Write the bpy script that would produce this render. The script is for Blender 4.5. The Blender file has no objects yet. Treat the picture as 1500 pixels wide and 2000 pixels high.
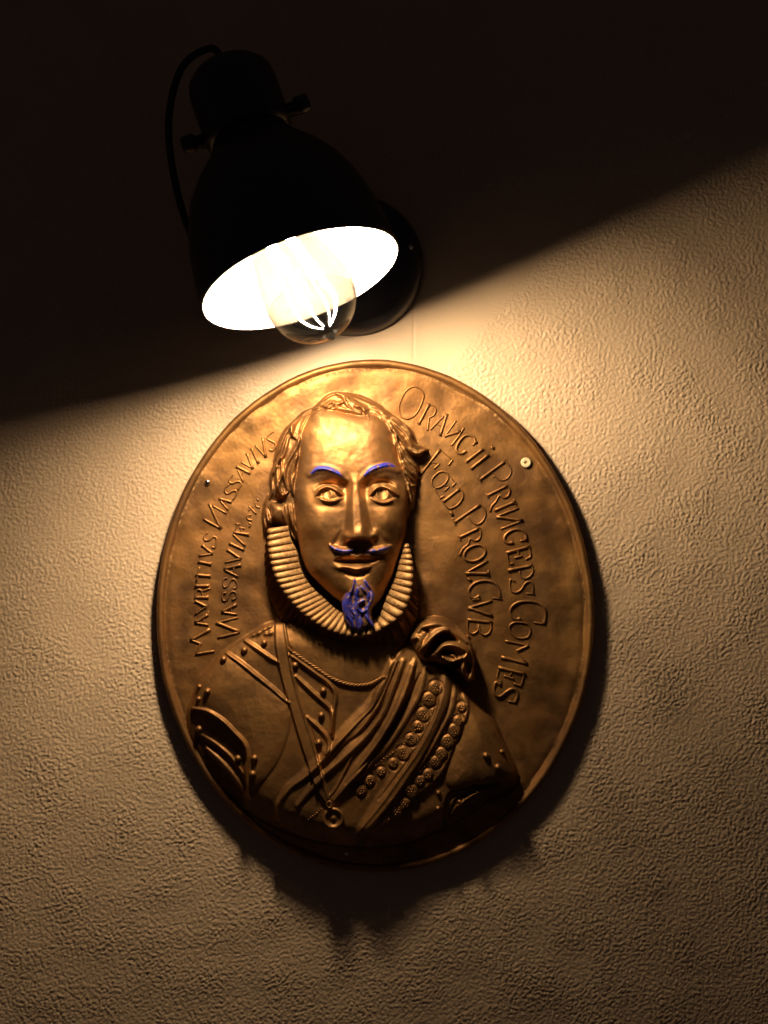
import bpy, math
import numpy as np
from mathutils import Vector, Matrix

# ------------------------------------------------------------------ camera, world, exposure
SC = bpy.context.scene
S = 0.0004186            # metres on the wall per unit of the drawing grid used below
F = 2600.0
D = F * S                # camera distance from the wall
CX, CY = 750.0, 1000.0

cam_data = bpy.data.cameras.new('camera')
cam = bpy.data.objects.new('camera', cam_data)
SC.collection.objects.link(cam)
cam.location = (0, -D, 0)
cam.rotation_euler = (math.radians(90), 0, 0)
cam_data.sensor_fit = 'VERTICAL'
cam_data.angle = 2 * math.atan(1000.0 / F)
cam_data.clip_start = 0.01
cam_data.clip_end = 50
SC.camera = cam

world = bpy.data.worlds.new('World')
SC.world = world
world.use_nodes = True
wb = world.node_tree.nodes['Background']
wb.inputs[0].default_value = (0.55, 0.40, 0.41, 1)
wb.inputs[1].default_value = 0.026

FILAMENT_POWER = 10600.0
LIGHT_COLOR = (1.0, 0.84, 0.645)

vs = SC.view_settings
vs.view_transform = 'Standard'
vs.look = 'None'
vs.exposure = 0.0
vs.gamma = 1.0
vs.use_curve_mapping = False
SC.cycles.max_bounces = 8
SC.cycles.transparent_max_bounces = 16
SC.cycles.sample_clamp_indirect = 1.5
SC.cycles.use_denoising = True

rng = np.random.default_rng(7)

# ------------------------------------------------------------------ helpers
def link(o):
    SC.collection.objects.link(o)
    return o

def empty(name, loc=(0, 0, 0)):
    o = bpy.data.objects.new(name, None)
    o.empty_display_size = 0.02
    o.location = loc
    return link(o)

def tag(o, label=None, cat=None, group=None, kind=None):
    if label: o['label'] = label
    if cat: o['category'] = cat
    if group: o['group'] = group
    if kind: o['kind'] = kind
    return o

def np_mesh(name, verts, faces, attrs=None, smooth=True):
    """faces: (n,4) or (n,3) array, or list of such arrays"""
    me = bpy.data.meshes.new(name)
    verts = np.ascontiguousarray(verts, dtype=np.float32)
    if not isinstance(faces, (list, tuple)):
        faces = [faces]
    faces = [np.asarray(f, dtype=np.int32) for f in faces if len(f)]
    loops = np.concatenate([f.ravel() for f in faces])
    sizes = np.concatenate([np.full(len(f), f.shape[1], dtype=np.int32) for f in faces])
    starts = np.concatenate([[0], np.cumsum(sizes)[:-1]]).astype(np.int32)
    me.vertices.add(len(verts))
    me.vertices.foreach_set('co', verts.ravel())
    me.loops.add(len(loops))
    me.loops.foreach_set('vertex_index', loops)
    me.polygons.add(len(sizes))
    me.polygons.foreach_set('loop_start', starts)
    me.polygons.foreach_set('loop_total', sizes)
    me.polygons.foreach_set('use_smooth', np.full(len(sizes), smooth, dtype=bool))
    me.update(calc_edges=True)
    me.validate()
    if attrs:
        for k, a in attrs.items():
            at = me.attributes.new(k, 'FLOAT', 'POINT')
            at.data.foreach_set('value', np.ascontiguousarray(a, dtype=np.float32))
    return me

def mesh_obj(name, me, mat, parent=None):
    o = bpy.data.objects.new(name, me)
    if mat and not me.materials:
        me.materials.append(mat)
    link(o)
    if parent: o.parent = parent
    return o

def smoothstep(a, b, x):
    t = np.clip((x - a) / (b - a), 0, 1)
    return t * t * (3 - 2 * t)

def catmull(pts, n=8, closed=False):
    P = np.asarray(pts, float)
    m = len(P)
    out = []
    rngk = range(m if closed else m - 1)
    for k in rngk:
        if closed:
            p0, p1, p2, p3 = P[(k - 1) % m], P[k], P[(k + 1) % m], P[(k + 2) % m]
        else:
            p0 = P[max(k - 1, 0)]; p1 = P[k]; p2 = P[k + 1]; p3 = P[min(k + 2, m - 1)]
        for j in range(n):
            t = j / n
            out.append(0.5 * ((2 * p1) + (-p0 + p2) * t + (2 * p0 - 5 * p1 + 4 * p2 - p3) * t * t
                              + (-p0 + 3 * p1 - 3 * p2 + p3) * t ** 3))
    if not closed:
        out.append(P[-1])
    return np.array(out)

def fft_noise(shape, lam, seed, width=0.5):
    """band limited noise, lam in grid cells, zero mean, unit deviation"""
    r = np.random.default_rng(seed)
    n = r.standard_normal(shape)
    fy = np.fft.fftfreq(shape[0])[:, None]
    fx = np.fft.rfftfreq(shape[1])[None, :]
    f = np.sqrt(fx * fx + fy * fy) + 1e-9
    filt = np.exp(-(np.log(f * lam)) ** 2 / (2 * width ** 2)) / f
    o = np.fft.irfft2(np.fft.rfft2(n) * filt, s=shape)
    o -= o.mean()
    return o / o.std()

def lathe(profile, n=48):
    """profile: (r,z) list -> verts, quads around z"""
    P = np.array(profile, float)
    a = np.linspace(0, 2 * np.pi, n, endpoint=False)
    V = np.stack([P[:, 0][:, None] * np.cos(a), P[:, 0][:, None] * np.sin(a),
                  np.repeat(P[:, 1][:, None], n, 1)], -1).reshape(-1, 3)
    i = np.arange(len(P) - 1)[:, None] * n
    j = np.arange(n)[None, :]
    j2 = (j + 1) % n
    Q = np.stack([i + j, i + j2, i + n + j2, i + n + j], -1).reshape(-1, 4)
    return V, Q

def tube(pts, rad, n=10, caps=True):
    P = np.array(pts, float)
    R = np.full(len(P), rad) if np.isscalar(rad) else np.array(rad, float)
    T = np.gradient(P, axis=0)
    T /= np.linalg.norm(T, axis=1)[:, None] + 1e-12
    up = np.array([0, 0, 1.0]) if abs(T[0][2]) < 0.9 else np.array([1.0, 0, 0])
    nrm = np.cross(T[0], up); nrm /= np.linalg.norm(nrm)
    V = []
    a = np.linspace(0, 2 * np.pi, n, endpoint=False)
    for k in range(len(P)):
        nrm = nrm - T[k] * np.dot(nrm, T[k]); nrm /= np.linalg.norm(nrm)
        b = np.cross(T[k], nrm)
        V.append(P[k] + R[k] * (np.cos(a)[:, None] * nrm + np.sin(a)[:, None] * b))
    V = np.concatenate(V)
    i = np.arange(len(P) - 1)[:, None] * n
    j = np.arange(n)[None, :]
    j2 = (j + 1) % n
    Q = np.stack([i + j, i + j2, i + n + j2, i + n + j], -1).reshape(-1, 4)
    F_ = [Q]
    if caps:
        V = np.concatenate([V, P[:1], P[-1:]])
        c0, c1 = len(V) - 2, len(V) - 1
        jj = np.arange(n); jj2 = (jj + 1) % n
        F_.append(np.concatenate([np.stack([jj2, jj, np.full(n, c0)], -1),
                                  np.stack([jj + (len(P) - 1) * n, jj2 + (len(P) - 1) * n, np.full(n, c1)], -1)]))
    return V, F_

def join(parts):
    """parts: list of (V, faces or [faces]) -> V, [faces]"""
    Vs, Fs, off = [], {}, 0
    for V, f in parts:
        V = np.asarray(V)
        fs = f if isinstance(f, (list, tuple)) else [f]
        for q in fs:
            Fs.setdefault(q.shape[1], []).append(np.asarray(q) + off)
        Vs.append(V); off += len(V)
    return np.concatenate(Vs), [np.concatenate(v) for v in Fs.values()]

# ------------------------------------------------------------------ materials
def new_mat(name):
    m = bpy.data.materials.new(name)
    m.use_nodes = True
    nt = m.node_tree
    return m, nt, nt.nodes['Principled BSDF']

def noise_node(nt, scale, detail=4, rough=0.55, coord=None):
    n = nt.nodes.new('ShaderNodeTexNoise')
    n.inputs['Scale'].default_value = scale
    n.inputs['Detail'].default_value = detail
    n.inputs['Roughness'].default_value = rough
    if coord: nt.links.new(coord, n.inputs['Vector'])
    return n

def ramp(nt, fac, stops):
    r = nt.nodes.new('ShaderNodeValToRGB')
    el = r.color_ramp.elements
    while len(el) < len(stops): el.new(0.5)
    for e, (p, c) in zip(el, stops):
        e.position = p
        e.color = c if len(c) == 4 else (*c, 1)
    nt.links.new(fac, r.inputs[0])
    return r

def mixc(nt, fac, a, b):
    m = nt.nodes.new('ShaderNodeMix'); m.data_type = 'RGBA'
    for sock, v in ((m.inputs[0], fac), (m.inputs[6], a), (m.inputs[7], b)):
        if hasattr(v, 'is_linked') or hasattr(v, 'links'): nt.links.new(v, sock)
        else: sock.default_value = v if not isinstance(v, tuple) else (*v, 1)[:4]
    return m.outputs[2]

def mathn(nt, op, a, b):
    m = nt.nodes.new('ShaderNodeMath'); m.operation = op
    for sock, v in ((m.inputs[0], a), (m.inputs[1], b)):
        if hasattr(v, 'links'): nt.links.new(v, sock)
        else: sock.default_value = v
    return m.outputs[0]

def make_bronze():
    m, nt, b = new_mat('chased_bronze')
    tc = nt.nodes.new('ShaderNodeTexCoord')
    n1 = noise_node(nt, 9, 5, 0.6, tc.outputs['Object'])
    n2 = noise_node(nt, 55, 4, 0.6, tc.outputs['Object'])
    n3 = noise_node(nt, 420, 3, 0.6, tc.outputs['Object'])
    base = ramp(nt, n1.outputs[0], [(0.28, (0.175, 0.079, 0.024)), (0.50, (0.270, 0.130, 0.039)), (0.74, (0.365, 0.192, 0.057))])
    spots = ramp(nt, n2.outputs[0], [(0.30, (0.50, 0.44, 0.42)), (0.46, (0.95, 0.95, 0.95)), (0.70, (1.15, 1.08, 1.0))])
    mul = nt.nodes.new('ShaderNodeMix'); mul.data_type = 'RGBA'; mul.blend_type = 'MULTIPLY'
    mul.inputs[0].default_value = 0.8
    nt.links.new(base.outputs[0], mul.inputs[6]); nt.links.new(spots.outputs[0], mul.inputs[7])
    ad = nt.nodes.new('ShaderNodeAttribute'); ad.attribute_name = 'dust'
    ap = nt.nodes.new('ShaderNodeAttribute'); ap.attribute_name = 'paint'
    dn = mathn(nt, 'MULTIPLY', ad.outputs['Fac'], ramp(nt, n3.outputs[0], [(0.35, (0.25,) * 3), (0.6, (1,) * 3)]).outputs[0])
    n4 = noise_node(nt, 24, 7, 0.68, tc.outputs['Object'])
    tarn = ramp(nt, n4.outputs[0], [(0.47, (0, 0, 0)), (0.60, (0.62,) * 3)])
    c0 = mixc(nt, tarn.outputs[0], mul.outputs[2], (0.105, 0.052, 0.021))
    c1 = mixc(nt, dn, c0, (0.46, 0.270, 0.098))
    c2 = mixc(nt, ap.outputs['Fac'], c1, (0.006, 0.010, 0.170))
    nt.links.new(c2, b.inputs['Base Color'])
    met = mathn(nt, 'SUBTRACT', 0.80, mathn(nt, 'MAXIMUM', mathn(nt, 'MULTIPLY', ap.outputs['Fac'], 0.80), mathn(nt, 'MULTIPLY', dn, 0.45)))
    nt.links.new(met, b.inputs['Metallic'])
    rr = ramp(nt, n2.outputs[0], [(0.3, (0.61,) * 3), (0.7, (0.47,) * 3)])
    nt.links.new(mathn(nt, 'ADD', rr.outputs[0], mathn(nt, 'MULTIPLY', dn, 0.18)), b.inputs['Roughness'])
    bp = nt.nodes.new('ShaderNodeBump'); bp.inputs['Strength'].default_value = 0.10; bp.inputs['Distance'].default_value = 0.0004
    mixn = mathn(nt, 'ADD', n2.outputs[0], mathn(nt, 'MULTIPLY', n3.outputs[0], 0.45))
    nt.links.new(mixn, bp.inputs['Height']); nt.links.new(bp.outputs[0], b.inputs['Normal'])
    return m

def make_wall():
    m, nt, b = new_mat('textured_wall_paint')
    tc = nt.nodes.new('ShaderNodeTexCoord')
    n1 = noise_node(nt, 5, 4, 0.6, tc.outputs['Object'])
    n2 = noise_node(nt, 420, 3, 0.62, tc.outputs['Object'])
    gr = nt.nodes.new('ShaderNodeAttribute'); gr.attribute_name = 'grain'
    c = ramp(nt, n1.outputs[0], [(0.3, (0.47, 0.332, 0.198)), (0.7, (0.53, 0.378, 0.228))])
    nt.links.new(c.outputs[0], b.inputs['Base Color'])
    b.inputs['Roughness'].default_value = 0.52
    b.inputs['Specular IOR Level'].default_value = 0.42
    bp = nt.nodes.new('ShaderNodeBump'); bp.inputs['Strength'].default_value = 0.6; bp.inputs['Distance'].default_value = 0.0009
    nt.links.new(mathn(nt, 'MULTIPLY', n2.outputs[0], gr.outputs['Fac']), bp.inputs['Height']); nt.links.new(bp.outputs[0], b.inputs['Normal'])
    return m

def plain(name, col, rough, metal=0.0, spec=0.5, bump=0.0, bscale=200):
    m, nt, b = new_mat(name)
    tc = nt.nodes.new('ShaderNodeTexCoord')
    n = noise_node(nt, bscale, 3, 0.6, tc.outputs['Object'])
    lo = tuple(0.85 * c for c in col); hi = tuple(min(1, 1.1 * c) for c in col)
    r = ramp(nt, n.outputs[0], [(0.3, lo), (0.7, hi)])
    nt.links.new(r.outputs[0], b.inputs['Base Color'])
    b.inputs['Roughness'].default_value = rough
    b.inputs['Metallic'].default_value = metal
    b.inputs['Specular IOR Level'].default_value = spec
    if bump:
        bp = nt.nodes.new('ShaderNodeBump'); bp.inputs['Strength'].default_value = bump; bp.inputs['Distance'].default_value = 0.0004
        nt.links.new(n.outputs[0], bp.inputs['Height']); nt.links.new(bp.outputs[0], b.inputs['Normal'])
    return m

def make_glass():
    m = bpy.data.materials.new('smoked_bulb_glass'); m.use_nodes = True
    nt = m.node_tree; nt.nodes.clear()
    out = nt.nodes.new('ShaderNodeOutputMaterial')
    tr = nt.nodes.new('ShaderNodeBsdfTransparent'); tr.inputs[0].default_value = (0.22, 0.205, 0.185, 1)  # smoky tint, darkened so the bulb shows against the glaring lining
    gl = nt.nodes.new('ShaderNodeBsdfGlossy'); gl.inputs['Roughness'].default_value = 0.03
    lw = nt.nodes.new('ShaderNodeLayerWeight'); lw.inputs[0].default_value = 0.5
    p = mathn(nt, 'POWER', lw.outputs['Facing'], 3.0)
    f = mathn(nt, 'ADD', mathn(nt, 'MULTIPLY', p, 0.75), 0.05)
    mx = nt.nodes.new('ShaderNodeMixShader')
    nt.links.new(f, mx.inputs[0]); nt.links.new(tr.outputs[0], mx.inputs[1]); nt.links.new(gl.outputs[0], mx.inputs[2])
    nt.links.new(mx.outputs[0], out.inputs[0])
    return m

def make_emit(name, col, strength):
    m = bpy.data.materials.new(name); m.use_nodes = True
    nt = m.node_tree; nt.nodes.clear()
    out = nt.nodes.new('ShaderNodeOutputMaterial')
    e = nt.nodes.new('ShaderNodeEmission'); e.inputs[0].default_value = (*col, 1); e.inputs[1].default_value = strength
    nt.links.new(e.outputs[0], out.inputs[0])
    return m

BRONZE = make_bronze()
WALL = make_wall()
BLACK = plain('black_lamp_enamel', (0.028, 0.025, 0.026), 0.34, 0.0, 0.5)
WHITE = plain('white_shade_enamel', (0.82, 0.80, 0.76), 0.45)
CABLE = plain('black_cable_rubber', (0.015, 0.014, 0.014), 0.6)
BRASS = plain('yellow_screw_brass', (0.80, 0.66, 0.38), 0.45, 0.3)
DARK = plain('dark_screw_recess', (0.05, 0.035, 0.02), 0.6, 0.5)
STEEL = plain('polished_pin_steel', (0.62, 0.58, 0.52), 0.18, 1.0)
GLASS = make_glass()
FIL = make_emit('glowing_filament', LIGHT_COLOR, FILAMENT_POWER)
SOCK = plain('bulb_cap_metal', (0.5, 0.45, 0.36), 0.35, 0.9)

def wx(px): return (np.asarray(px, float) - CX) * S
def wz(py): return (CY - np.asarray(py, float)) * S

# ------------------------------------------------------------------ the wall
def build_wall():
    step = 0.0009
    x = np.arange(-0.36, 0.36, step); z = np.arange(-0.46, 0.46, step)
    X, Z = np.meshgrid(x, z)
    lam = 8.2 * S / step
    # grains: several independent fields of rounded blobs heaped on each other
    h = np.zeros(X.shape)
    for k, (l, a_) in enumerate(((1.0, 1.0), (0.8, 0.9), (1.35, 0.8), (0.62, 0.6))):
        n = fft_noise(X.shape, lam * l, 50 + k, 0.42)
        h = np.maximum(h, a_ * np.tanh(np.clip(n - 0.15, 0, 3))) + 0.10 * a_ * n
    h /= h.std()
    n3 = fft_noise(X.shape, lam * 18, 13, 0.5)
    amp = 0.00023 * (1 + 0.15 * n3)
    px = X / S + CX; py = CY - Z / S
    # smooth filler patch around the lamp plate
    poly = np.array([(540, 716), (610, 676), (600, 380), (800, 330), (1095, 470), (1010, 560), (930, 640), (862, 716), (800, 800), (620, 800)], float)
    sd = poly_sdf(px, py, poly) + 4 * h + 5 * n3
    grain = 1 - 0.88 * smoothstep(-6, 10, sd)
    y = -h * amp * grain - 0.00012 * n3
    seam = np.exp(-((px - 808) / 2.2) ** 2) * smoothstep(575, 590, py) * (1 - smoothstep(700, 712, py))
    y += 0.00035 * seam
    V = np.stack([X, y + 0.0006, Z], -1).reshape(-1, 3)
    ny, nx = X.shape
    i = (np.arange(ny - 1)[:, None] * nx + np.arange(nx - 1)[None, :])
    Q = np.stack([i, i + 1, i + nx + 1, i + nx], -1).reshape(-1, 4)
    # the wall goes on beyond the finely grained middle
    n0 = len(V)
    bx0, bx1, bz0, bz1 = x[0], x[-1], z[0], z[-1]
    ring = [(bx0, bz0), (bx1, bz0), (bx1, bz1), (bx0, bz1), (-1.6, -1.4), (1.6, -1.4), (1.6, 1.4), (-1.6, 1.4)]
    V = np.concatenate([V, np.array([(a_, 0.0006, b_) for a_, b_ in ring])])
    Q = np.concatenate([Q, n0 + np.array([(4, 5, 1, 0), (5, 6, 2, 1), (6, 7, 3, 2), (7, 4, 0, 3)])])
    g = np.concatenate([grain.ravel(), np.ones(8)])
    o = mesh_obj('wall', np_mesh('wall', V, Q, {'grain': g}), WALL)
    tag(o, 'cream orange-peel textured painted wall', None, None, 'structure')
    return o

def seg_dist(x, y, A, B):
    d = B - A
    L = d @ d + 1e-12
    t = np.clip(((x - A[0]) * d[0] + (y - A[1]) * d[1]) / L, 0, 1)
    return (x - A[0] - t * d[0]) ** 2 + (y - A[1] - t * d[1]) ** 2, t

def poly_sdf(x, y, P):
    """positive inside"""
    P = np.asarray(P, float)
    best = np.full(x.shape, 1e18)
    inside = np.zeros(x.shape, bool)
    m = len(P)
    for k in range(m):
        A, B = P[k], P[(k + 1) % m]
        d2, _ = seg_dist(x, y, A, B)
        np.minimum(best, d2, out=best)
        if A[1] != B[1]:
            c = ((A[1] > y) != (B[1] > y)) & (x < (B[0] - A[0]) * (y - A[1]) / (B[1] - A[1]) + A[0])
            inside ^= c
    d = np.sqrt(best)
    return np.where(inside, d, -d)

build_wall()

# ------------------------------------------------------------------ relief sculpting grid
EC = np.array([732.6, 1202.1]); EA, EB, ET = 425.0, 498.0, math.radians(-1.5)
STEP = 1.2
gx = np.arange(EC[0] - EA - 2, EC[0] + EA + 3, STEP)
gy = np.arange(EC[1] - EB - 2, EC[1] + EB + 3, STEP)
PX, PY = np.meshgrid(gx, gy)
def ell_q(px, py):
    dx, dy = px - EC[0], py - EC[1]
    c, s = math.cos(ET), math.sin(ET)
    u = dx * c + dy * s; v = -dx * s + dy * c
    return np.sqrt((u / EA) ** 2 + (v / EB) ** 2)
QQ = ell_q(PX, PY)
SH = PX.shape
FIELD = 15.0
dent1 = fft_noise(SH, 70, 21, 0.6); dent2 = fft_noise(SH, 22, 22, 0.5); dent3 = fft_noise(SH, 150, 23, 0.5)
H = FIELD + 0.7 * dent1 + 0.05 * dent2 + 1.0 * dent3
# the sheet is drawn up a little towards its edge
H += 2.0 * smoothstep(0.88, 0.965, QQ) - 0.8 * np.exp(-((QQ - 0.955) / 0.012) ** 2)
LAB = np.zeros(SH, np.int8)
PAINT = np.zeros(SH); DUST = np.zeros(SH)
names = {}

def Zc(x0, y0, k):
    return lambda pts: np.array([(x0 + a / k, y0 + b / k) for a, b in pts], float)
Z1 = Zc(480, 720, 3.571); Z2 = Zc(340, 1160, 4.1667); Z3 = Zc(660, 1160, 3.75)
Z7 = Zc(540, 860, 5.0); R5 = Zc(540, 1260, 5.264); KZ = Zc(780, 1190, 8.333)

def window(P, pad):
    lo = P.min(0) - pad; hi = P.max(0) + pad
    i0 = max(int((lo[1] - gy[0]) / STEP), 0); i1 = min(int((hi[1] - gy[0]) / STEP) + 2, SH[0])
    j0 = max(int((lo[0] - gx[0]) / STEP), 0); j1 = min(int((hi[0] - gx[0]) / STEP) + 2, SH[1])
    return np.s_[i0:i1, j0:j1]

def region(P, pad=12, smooth=True, n=5):
    P = catmull(P, n, True) if smooth else np.asarray(P, float)
    w = window(P, pad)
    return w, poly_sdf(PX[w], PY[w], P)

def stroke_field(pts, pad, smooth=True, n=6):
    P = catmull(pts, n) if smooth and len(pts) > 2 else np.asarray(pts, float)
    w = window(P, pad)
    x, y = PX[w], PY[w]
    best = np.full(x.shape, 1e18); T = np.zeros(x.shape)
    m = len(P) - 1
    L = np.concatenate([[0], np.cumsum(np.linalg.norm(np.diff(P, axis=0), axis=1))]); L /= L[-1]
    for k in range(m):
        d2, t = seg_dist(x, y, P[k], P[k + 1])
        c = d2 < best
        best = np.where(c, d2, best)
        T = np.where(c, L[k] + t * (L[k + 1] - L[k]), T)
    return w, np.sqrt(best), T

def dome(d, W):
    t = np.clip(d / W, 0, 1)
    return np.sqrt(np.clip(1 - (1 - t) ** 2, 0, 1))

def ridge(pts, width, height, taper=0.5, label=None, mode='add', base=None, sharp=1.0, paint=None, dust=None):
    """rounded raised strand along a polyline; width is the half width"""
    w, d, t = stroke_field(pts, width + 3)
    env = np.clip(np.minimum(t, 1 - t) / 0.25, 0, 1) if taper else np.ones_like(t)
    ww = width * (1 - taper * (1 - env)) if taper else np.full_like(t, width)
    r = np.clip(d / ww, 0, 1)
    prof = (0.5 + 0.5 * np.cos(np.pi * r)) ** sharp
    hh = height * ((1 - taper) + taper * env if taper else 1.0)
    if mode == 'add':
        H[w] += prof * hh
    else:
        b = H[w] if base is None else base
        H[w] = np.maximum(H[w], np.where(r < 1, b + prof * hh, -1e9))
    ins = r < 0.97
    if label is not None:
        LAB[w][ins] = label
    if paint is not None:
        PAINT[w] = np.maximum(PAINT[w], paint * smoothstep(1.02, 0.82, r))
    if dust is not None:
        DUST[w] = np.maximum(DUST[w], dust * smoothstep(1.0, 0.4, r))
    return w, r

def gauss(cx, cy, rx, ry, amp, rot=0):
    c, s = math.cos(rot), math.sin(rot)
    P = np.array([(cx - 3 * max(rx, ry), cy - 3 * max(rx, ry)), (cx + 3 * max(rx, ry), cy + 3 * max(rx, ry))])
    w = window(P, 0)
    dx, dy = PX[w] - cx, PY[w] - cy
    u = (dx * c + dy * s) / rx; v = (-dx * s + dy * c) / ry
    H[w] += amp * np.exp(-(u * u + v * v))

# labels of the relief's pieces
(L_PLATE, L_BREAST, L_SHL, L_SHR, L_SASH, L_KNOT, L_RIBBON, L_HEAD, L_HAIR, L_BEARD, L_BROWL, L_BROWR, L_MOUL, L_MOUR,
 L_EYEL, L_EYER, L_EAR, L_ROPE) = range(18)

# ---- breastplate and shoulders
torso = np.array([(541, 1214), (510, 1226), (496, 1234), (470, 1249), (436, 1273), (410, 1302), (390, 1328), (379, 1360), (369, 1390), (372, 1432),
                  (400, 1490), (440, 1540), (490, 1585), (560, 1622), (640, 1645), (720, 1652), (800, 1642), (870, 1612), (940, 1572), (1000, 1536),
                  (1009, 1509), (980, 1440), (961, 1400), (911, 1352), (870, 1300), (820, 1262), (760, 1230), (690, 1215), (610, 1205)], float)
w, sd = region(torso, 20)
rise = 11 * smoothstep(1290, 1540, PY[w]) + 9 * np.exp(-((PX[w] - 660) / 130) ** 2)
th = FIELD + 8 + 22 * dome(sd, 56) + rise * smoothstep(0, 55, sd)
al = smoothstep(-3, 3.5, sd)
H[w] = H[w] * (1 - al) + th * al
LAB[w][sd > 0] = L_BREAST

# left shoulder plate: convex, with a rolled lower edge; a second plate steps down below it
pl = np.concatenate([Z2([(430, 450), (560, 530), (700, 640), (800, 730), (900, 810), (960, 900), (960, 1050), (900, 1250), (800, 1420), (650, 1560), (610, 1420),
                         (620, 1300), (595, 1190), (520, 1100), (420, 1005), (300, 935), (180, 920), (165, 850), (205, 720), (290, 590)])])
w, sd = region(pl, 14)
H[w] += np.where(sd > 0, 9.0 * dome(sd, 60), 0)
LAB[w][sd > -1] = L_SHL
low = Z2([(165, 925), (300, 940), (420, 1012), (520, 1108), (592, 1200), (606, 1300), (600, 1420), (620, 1600), (560, 1700), (420, 1640), (300, 1500), (170, 1300), (110, 1080)])
w, sd = region(low, 10)
H[w] -= 6 * smoothstep(-2, 5, sd) * (0.75 + 0.25 * smoothstep(0, 60, sd))
LAB[w][sd > 0] = L_SHL
low2 = Z2([(215, 1130), (330, 1190), (470, 1300), (580, 1440), (600, 1560), (560, 1700), (420, 1640), (300, 1500), (190, 1330)])
w, sd = region(low2, 10)
H[w] -= 3 * smoothstep(-2, 4, sd)
ridge(Z2([(225, 1120), (340, 1175), (480, 1285), (585, 1425)]), 5, 5, 0.3)
ridge(Z2([(280, 1230), (400, 1330), (500, 1440), (580, 1560)]), 9, 11, 0.4)
ridge(Z2([(172, 912), (300, 925), (420, 995), (520, 1092), (600, 1182), (625, 1290), (612, 1420), (640, 1620)]), 6.5, 10, 0.25, L_SHL)
# plate seams
ridge(Z2([(440, 462), (560, 535), (700, 645), (830, 750), (945, 850)]), 6.0, 7.0, 0.2)
ridge(Z2([(585, 362), (700, 430), (790, 490), (862, 532)]), 6.0, 6.0, 0.2)
ridge(Z2([(960, 468), (1060, 540), (1170, 618), (1280, 700), (1322, 790), (1312, 900), (1302, 1010), (1300, 1120)]), 6.5, 8, 0.2)
ridge(Z2([(1005, 640), (1100, 730), (1200, 820), (1275, 890), (1298, 970), (1285, 1090)]), 5.5, 7, 0.2)
ridge(Z2([(1098, 965), (1190, 1045), (1250, 1115), (1272, 1190), (1248, 1245)]), 5.0, 6.5, 0.2)
w, sd = region(Z2([(960, 470), (1280, 700), (1322, 790), (1302, 1120), (1230, 1260), (1060, 900)]), 6)
H[w] += 3.0 * smoothstep(-2, 4, sd)
# scroll ornament at the collar, left
for a, b, r_, h_ in ((655, 320, 5, 6), (700, 300, 7, 8), (745, 270, 7, 9), (790, 250, 6, 9), (800, 300, 6, 7), (760, 310, 4, 5)):
    q = Z2([(a, b)])[0]; gauss(q[0], q[1], r_, r_ * 0.7, h_, -0.6)
# right shoulder plate
pr = Z3([(900, 700), (1000, 780), (1130, 900), (1200, 1050), (1310, 1300), (1150, 1345), (960, 1360), (860, 1400), (780, 1330), (830, 1130), (900, 960)])
w, sd = region(pr, 10)
H[w] += np.where(sd > 0, 14 * dome(sd, 45), 0)
LAB[w][sd > 0] = L_SHR
pr2 = Z3([(800, 1420), (900, 1385), (1000, 1365), (1150, 1350), (1320, 1320), (1290, 1420), (1100, 1520), (900, 1620), (780, 1680), (760, 1560)])
w, sd = region(pr2, 10)
H[w] -= 9 * smoothstep(-2, 4, sd)
LAB[w][sd > 0] = L_SHR
ridge(Z3([(815, 1600), (850, 1530), (900, 1480), (1000, 1420), (1080, 1395), (1165, 1378)]), 7, 15, 0.35, L_SHR)
ridge(Z3([(800, 1560), (830, 1480), (870, 1440), (905, 1470), (870, 1530)]), 5, 7, 0.3, L_SHR)

# collar band and neck below the ruff
col = R5([(120, -120), (200, 40), (330, 130), (470, 225), (590, 300), (710, 345), (830, 365), (950, 360), (1040, 320), (1110, 280), (1180, 140), (1150, -150), (700, -350), (200, -300)])
w, sd = region(col, 8)
H[w] += 3.5 * smoothstep(-2, 3, sd)

# ---- sash
sash = np.concatenate([np.array([(788, 1258), (762, 1288), (749, 1317), (732, 1342), (722, 1372), (690, 1406), (658, 1437), (631, 1467), (597, 1499), (568, 1522), (542, 1562), (560, 1612), (640, 1640), (700, 1644), (732, 1612)], float),
                       Z3([(450, 1560), (620, 1405), (750, 1290), (828, 1140), (895, 970), (945, 850), (940, 700), (830, 575), (740, 500), (620, 430)])])
w, sd = region(sash, 10)
H[w] += 8.0 * smoothstep(-2, 5, sd)
LAB[w][sd > 0] = L_SASH
folds = [
    (R5([(1180, 130), (1100, 340), (985, 560), (860, 690), (700, 860), (500, 1085), (300, 1285), (150, 1400), (30, 1590)]), 10, 9),
    (R5([(1300, 130), (1200, 400), (1105, 640), (950, 860), (700, 1100), (530, 1245), (400, 1380), (240, 1570)]), 9, 10),
    (R5([(1230, 150), (1150, 380), (1040, 600), (900, 790), (770, 940), (640, 1080)]), 7, 5),
    (R5([(1390, 180), (1300, 440), (1180, 700), (1050, 940), (870, 1180), (700, 1380), (600, 1500)]), 11, 11),
    (Z3([(560, 470), (510, 650), (430, 830), (330, 1000), (200, 1190), (60, 1370), (-30, 1480)]), 9, 8),
    (Z3([(640, 520), (600, 690), (540, 810), (440, 970), (340, 1100), (190, 1260), (50, 1410)]), 8, 6),
    (Z3([(790, 590), (760, 770), (680, 950), (580, 1130), (470, 1290), (330, 1490), (150, 1710)]), 17, 13),
    (Z3([(860, 640), (820, 830), (720, 1010), (610, 1180), (490, 1340), (330, 1540), (210, 1680)]), 8, 6),
]
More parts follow.
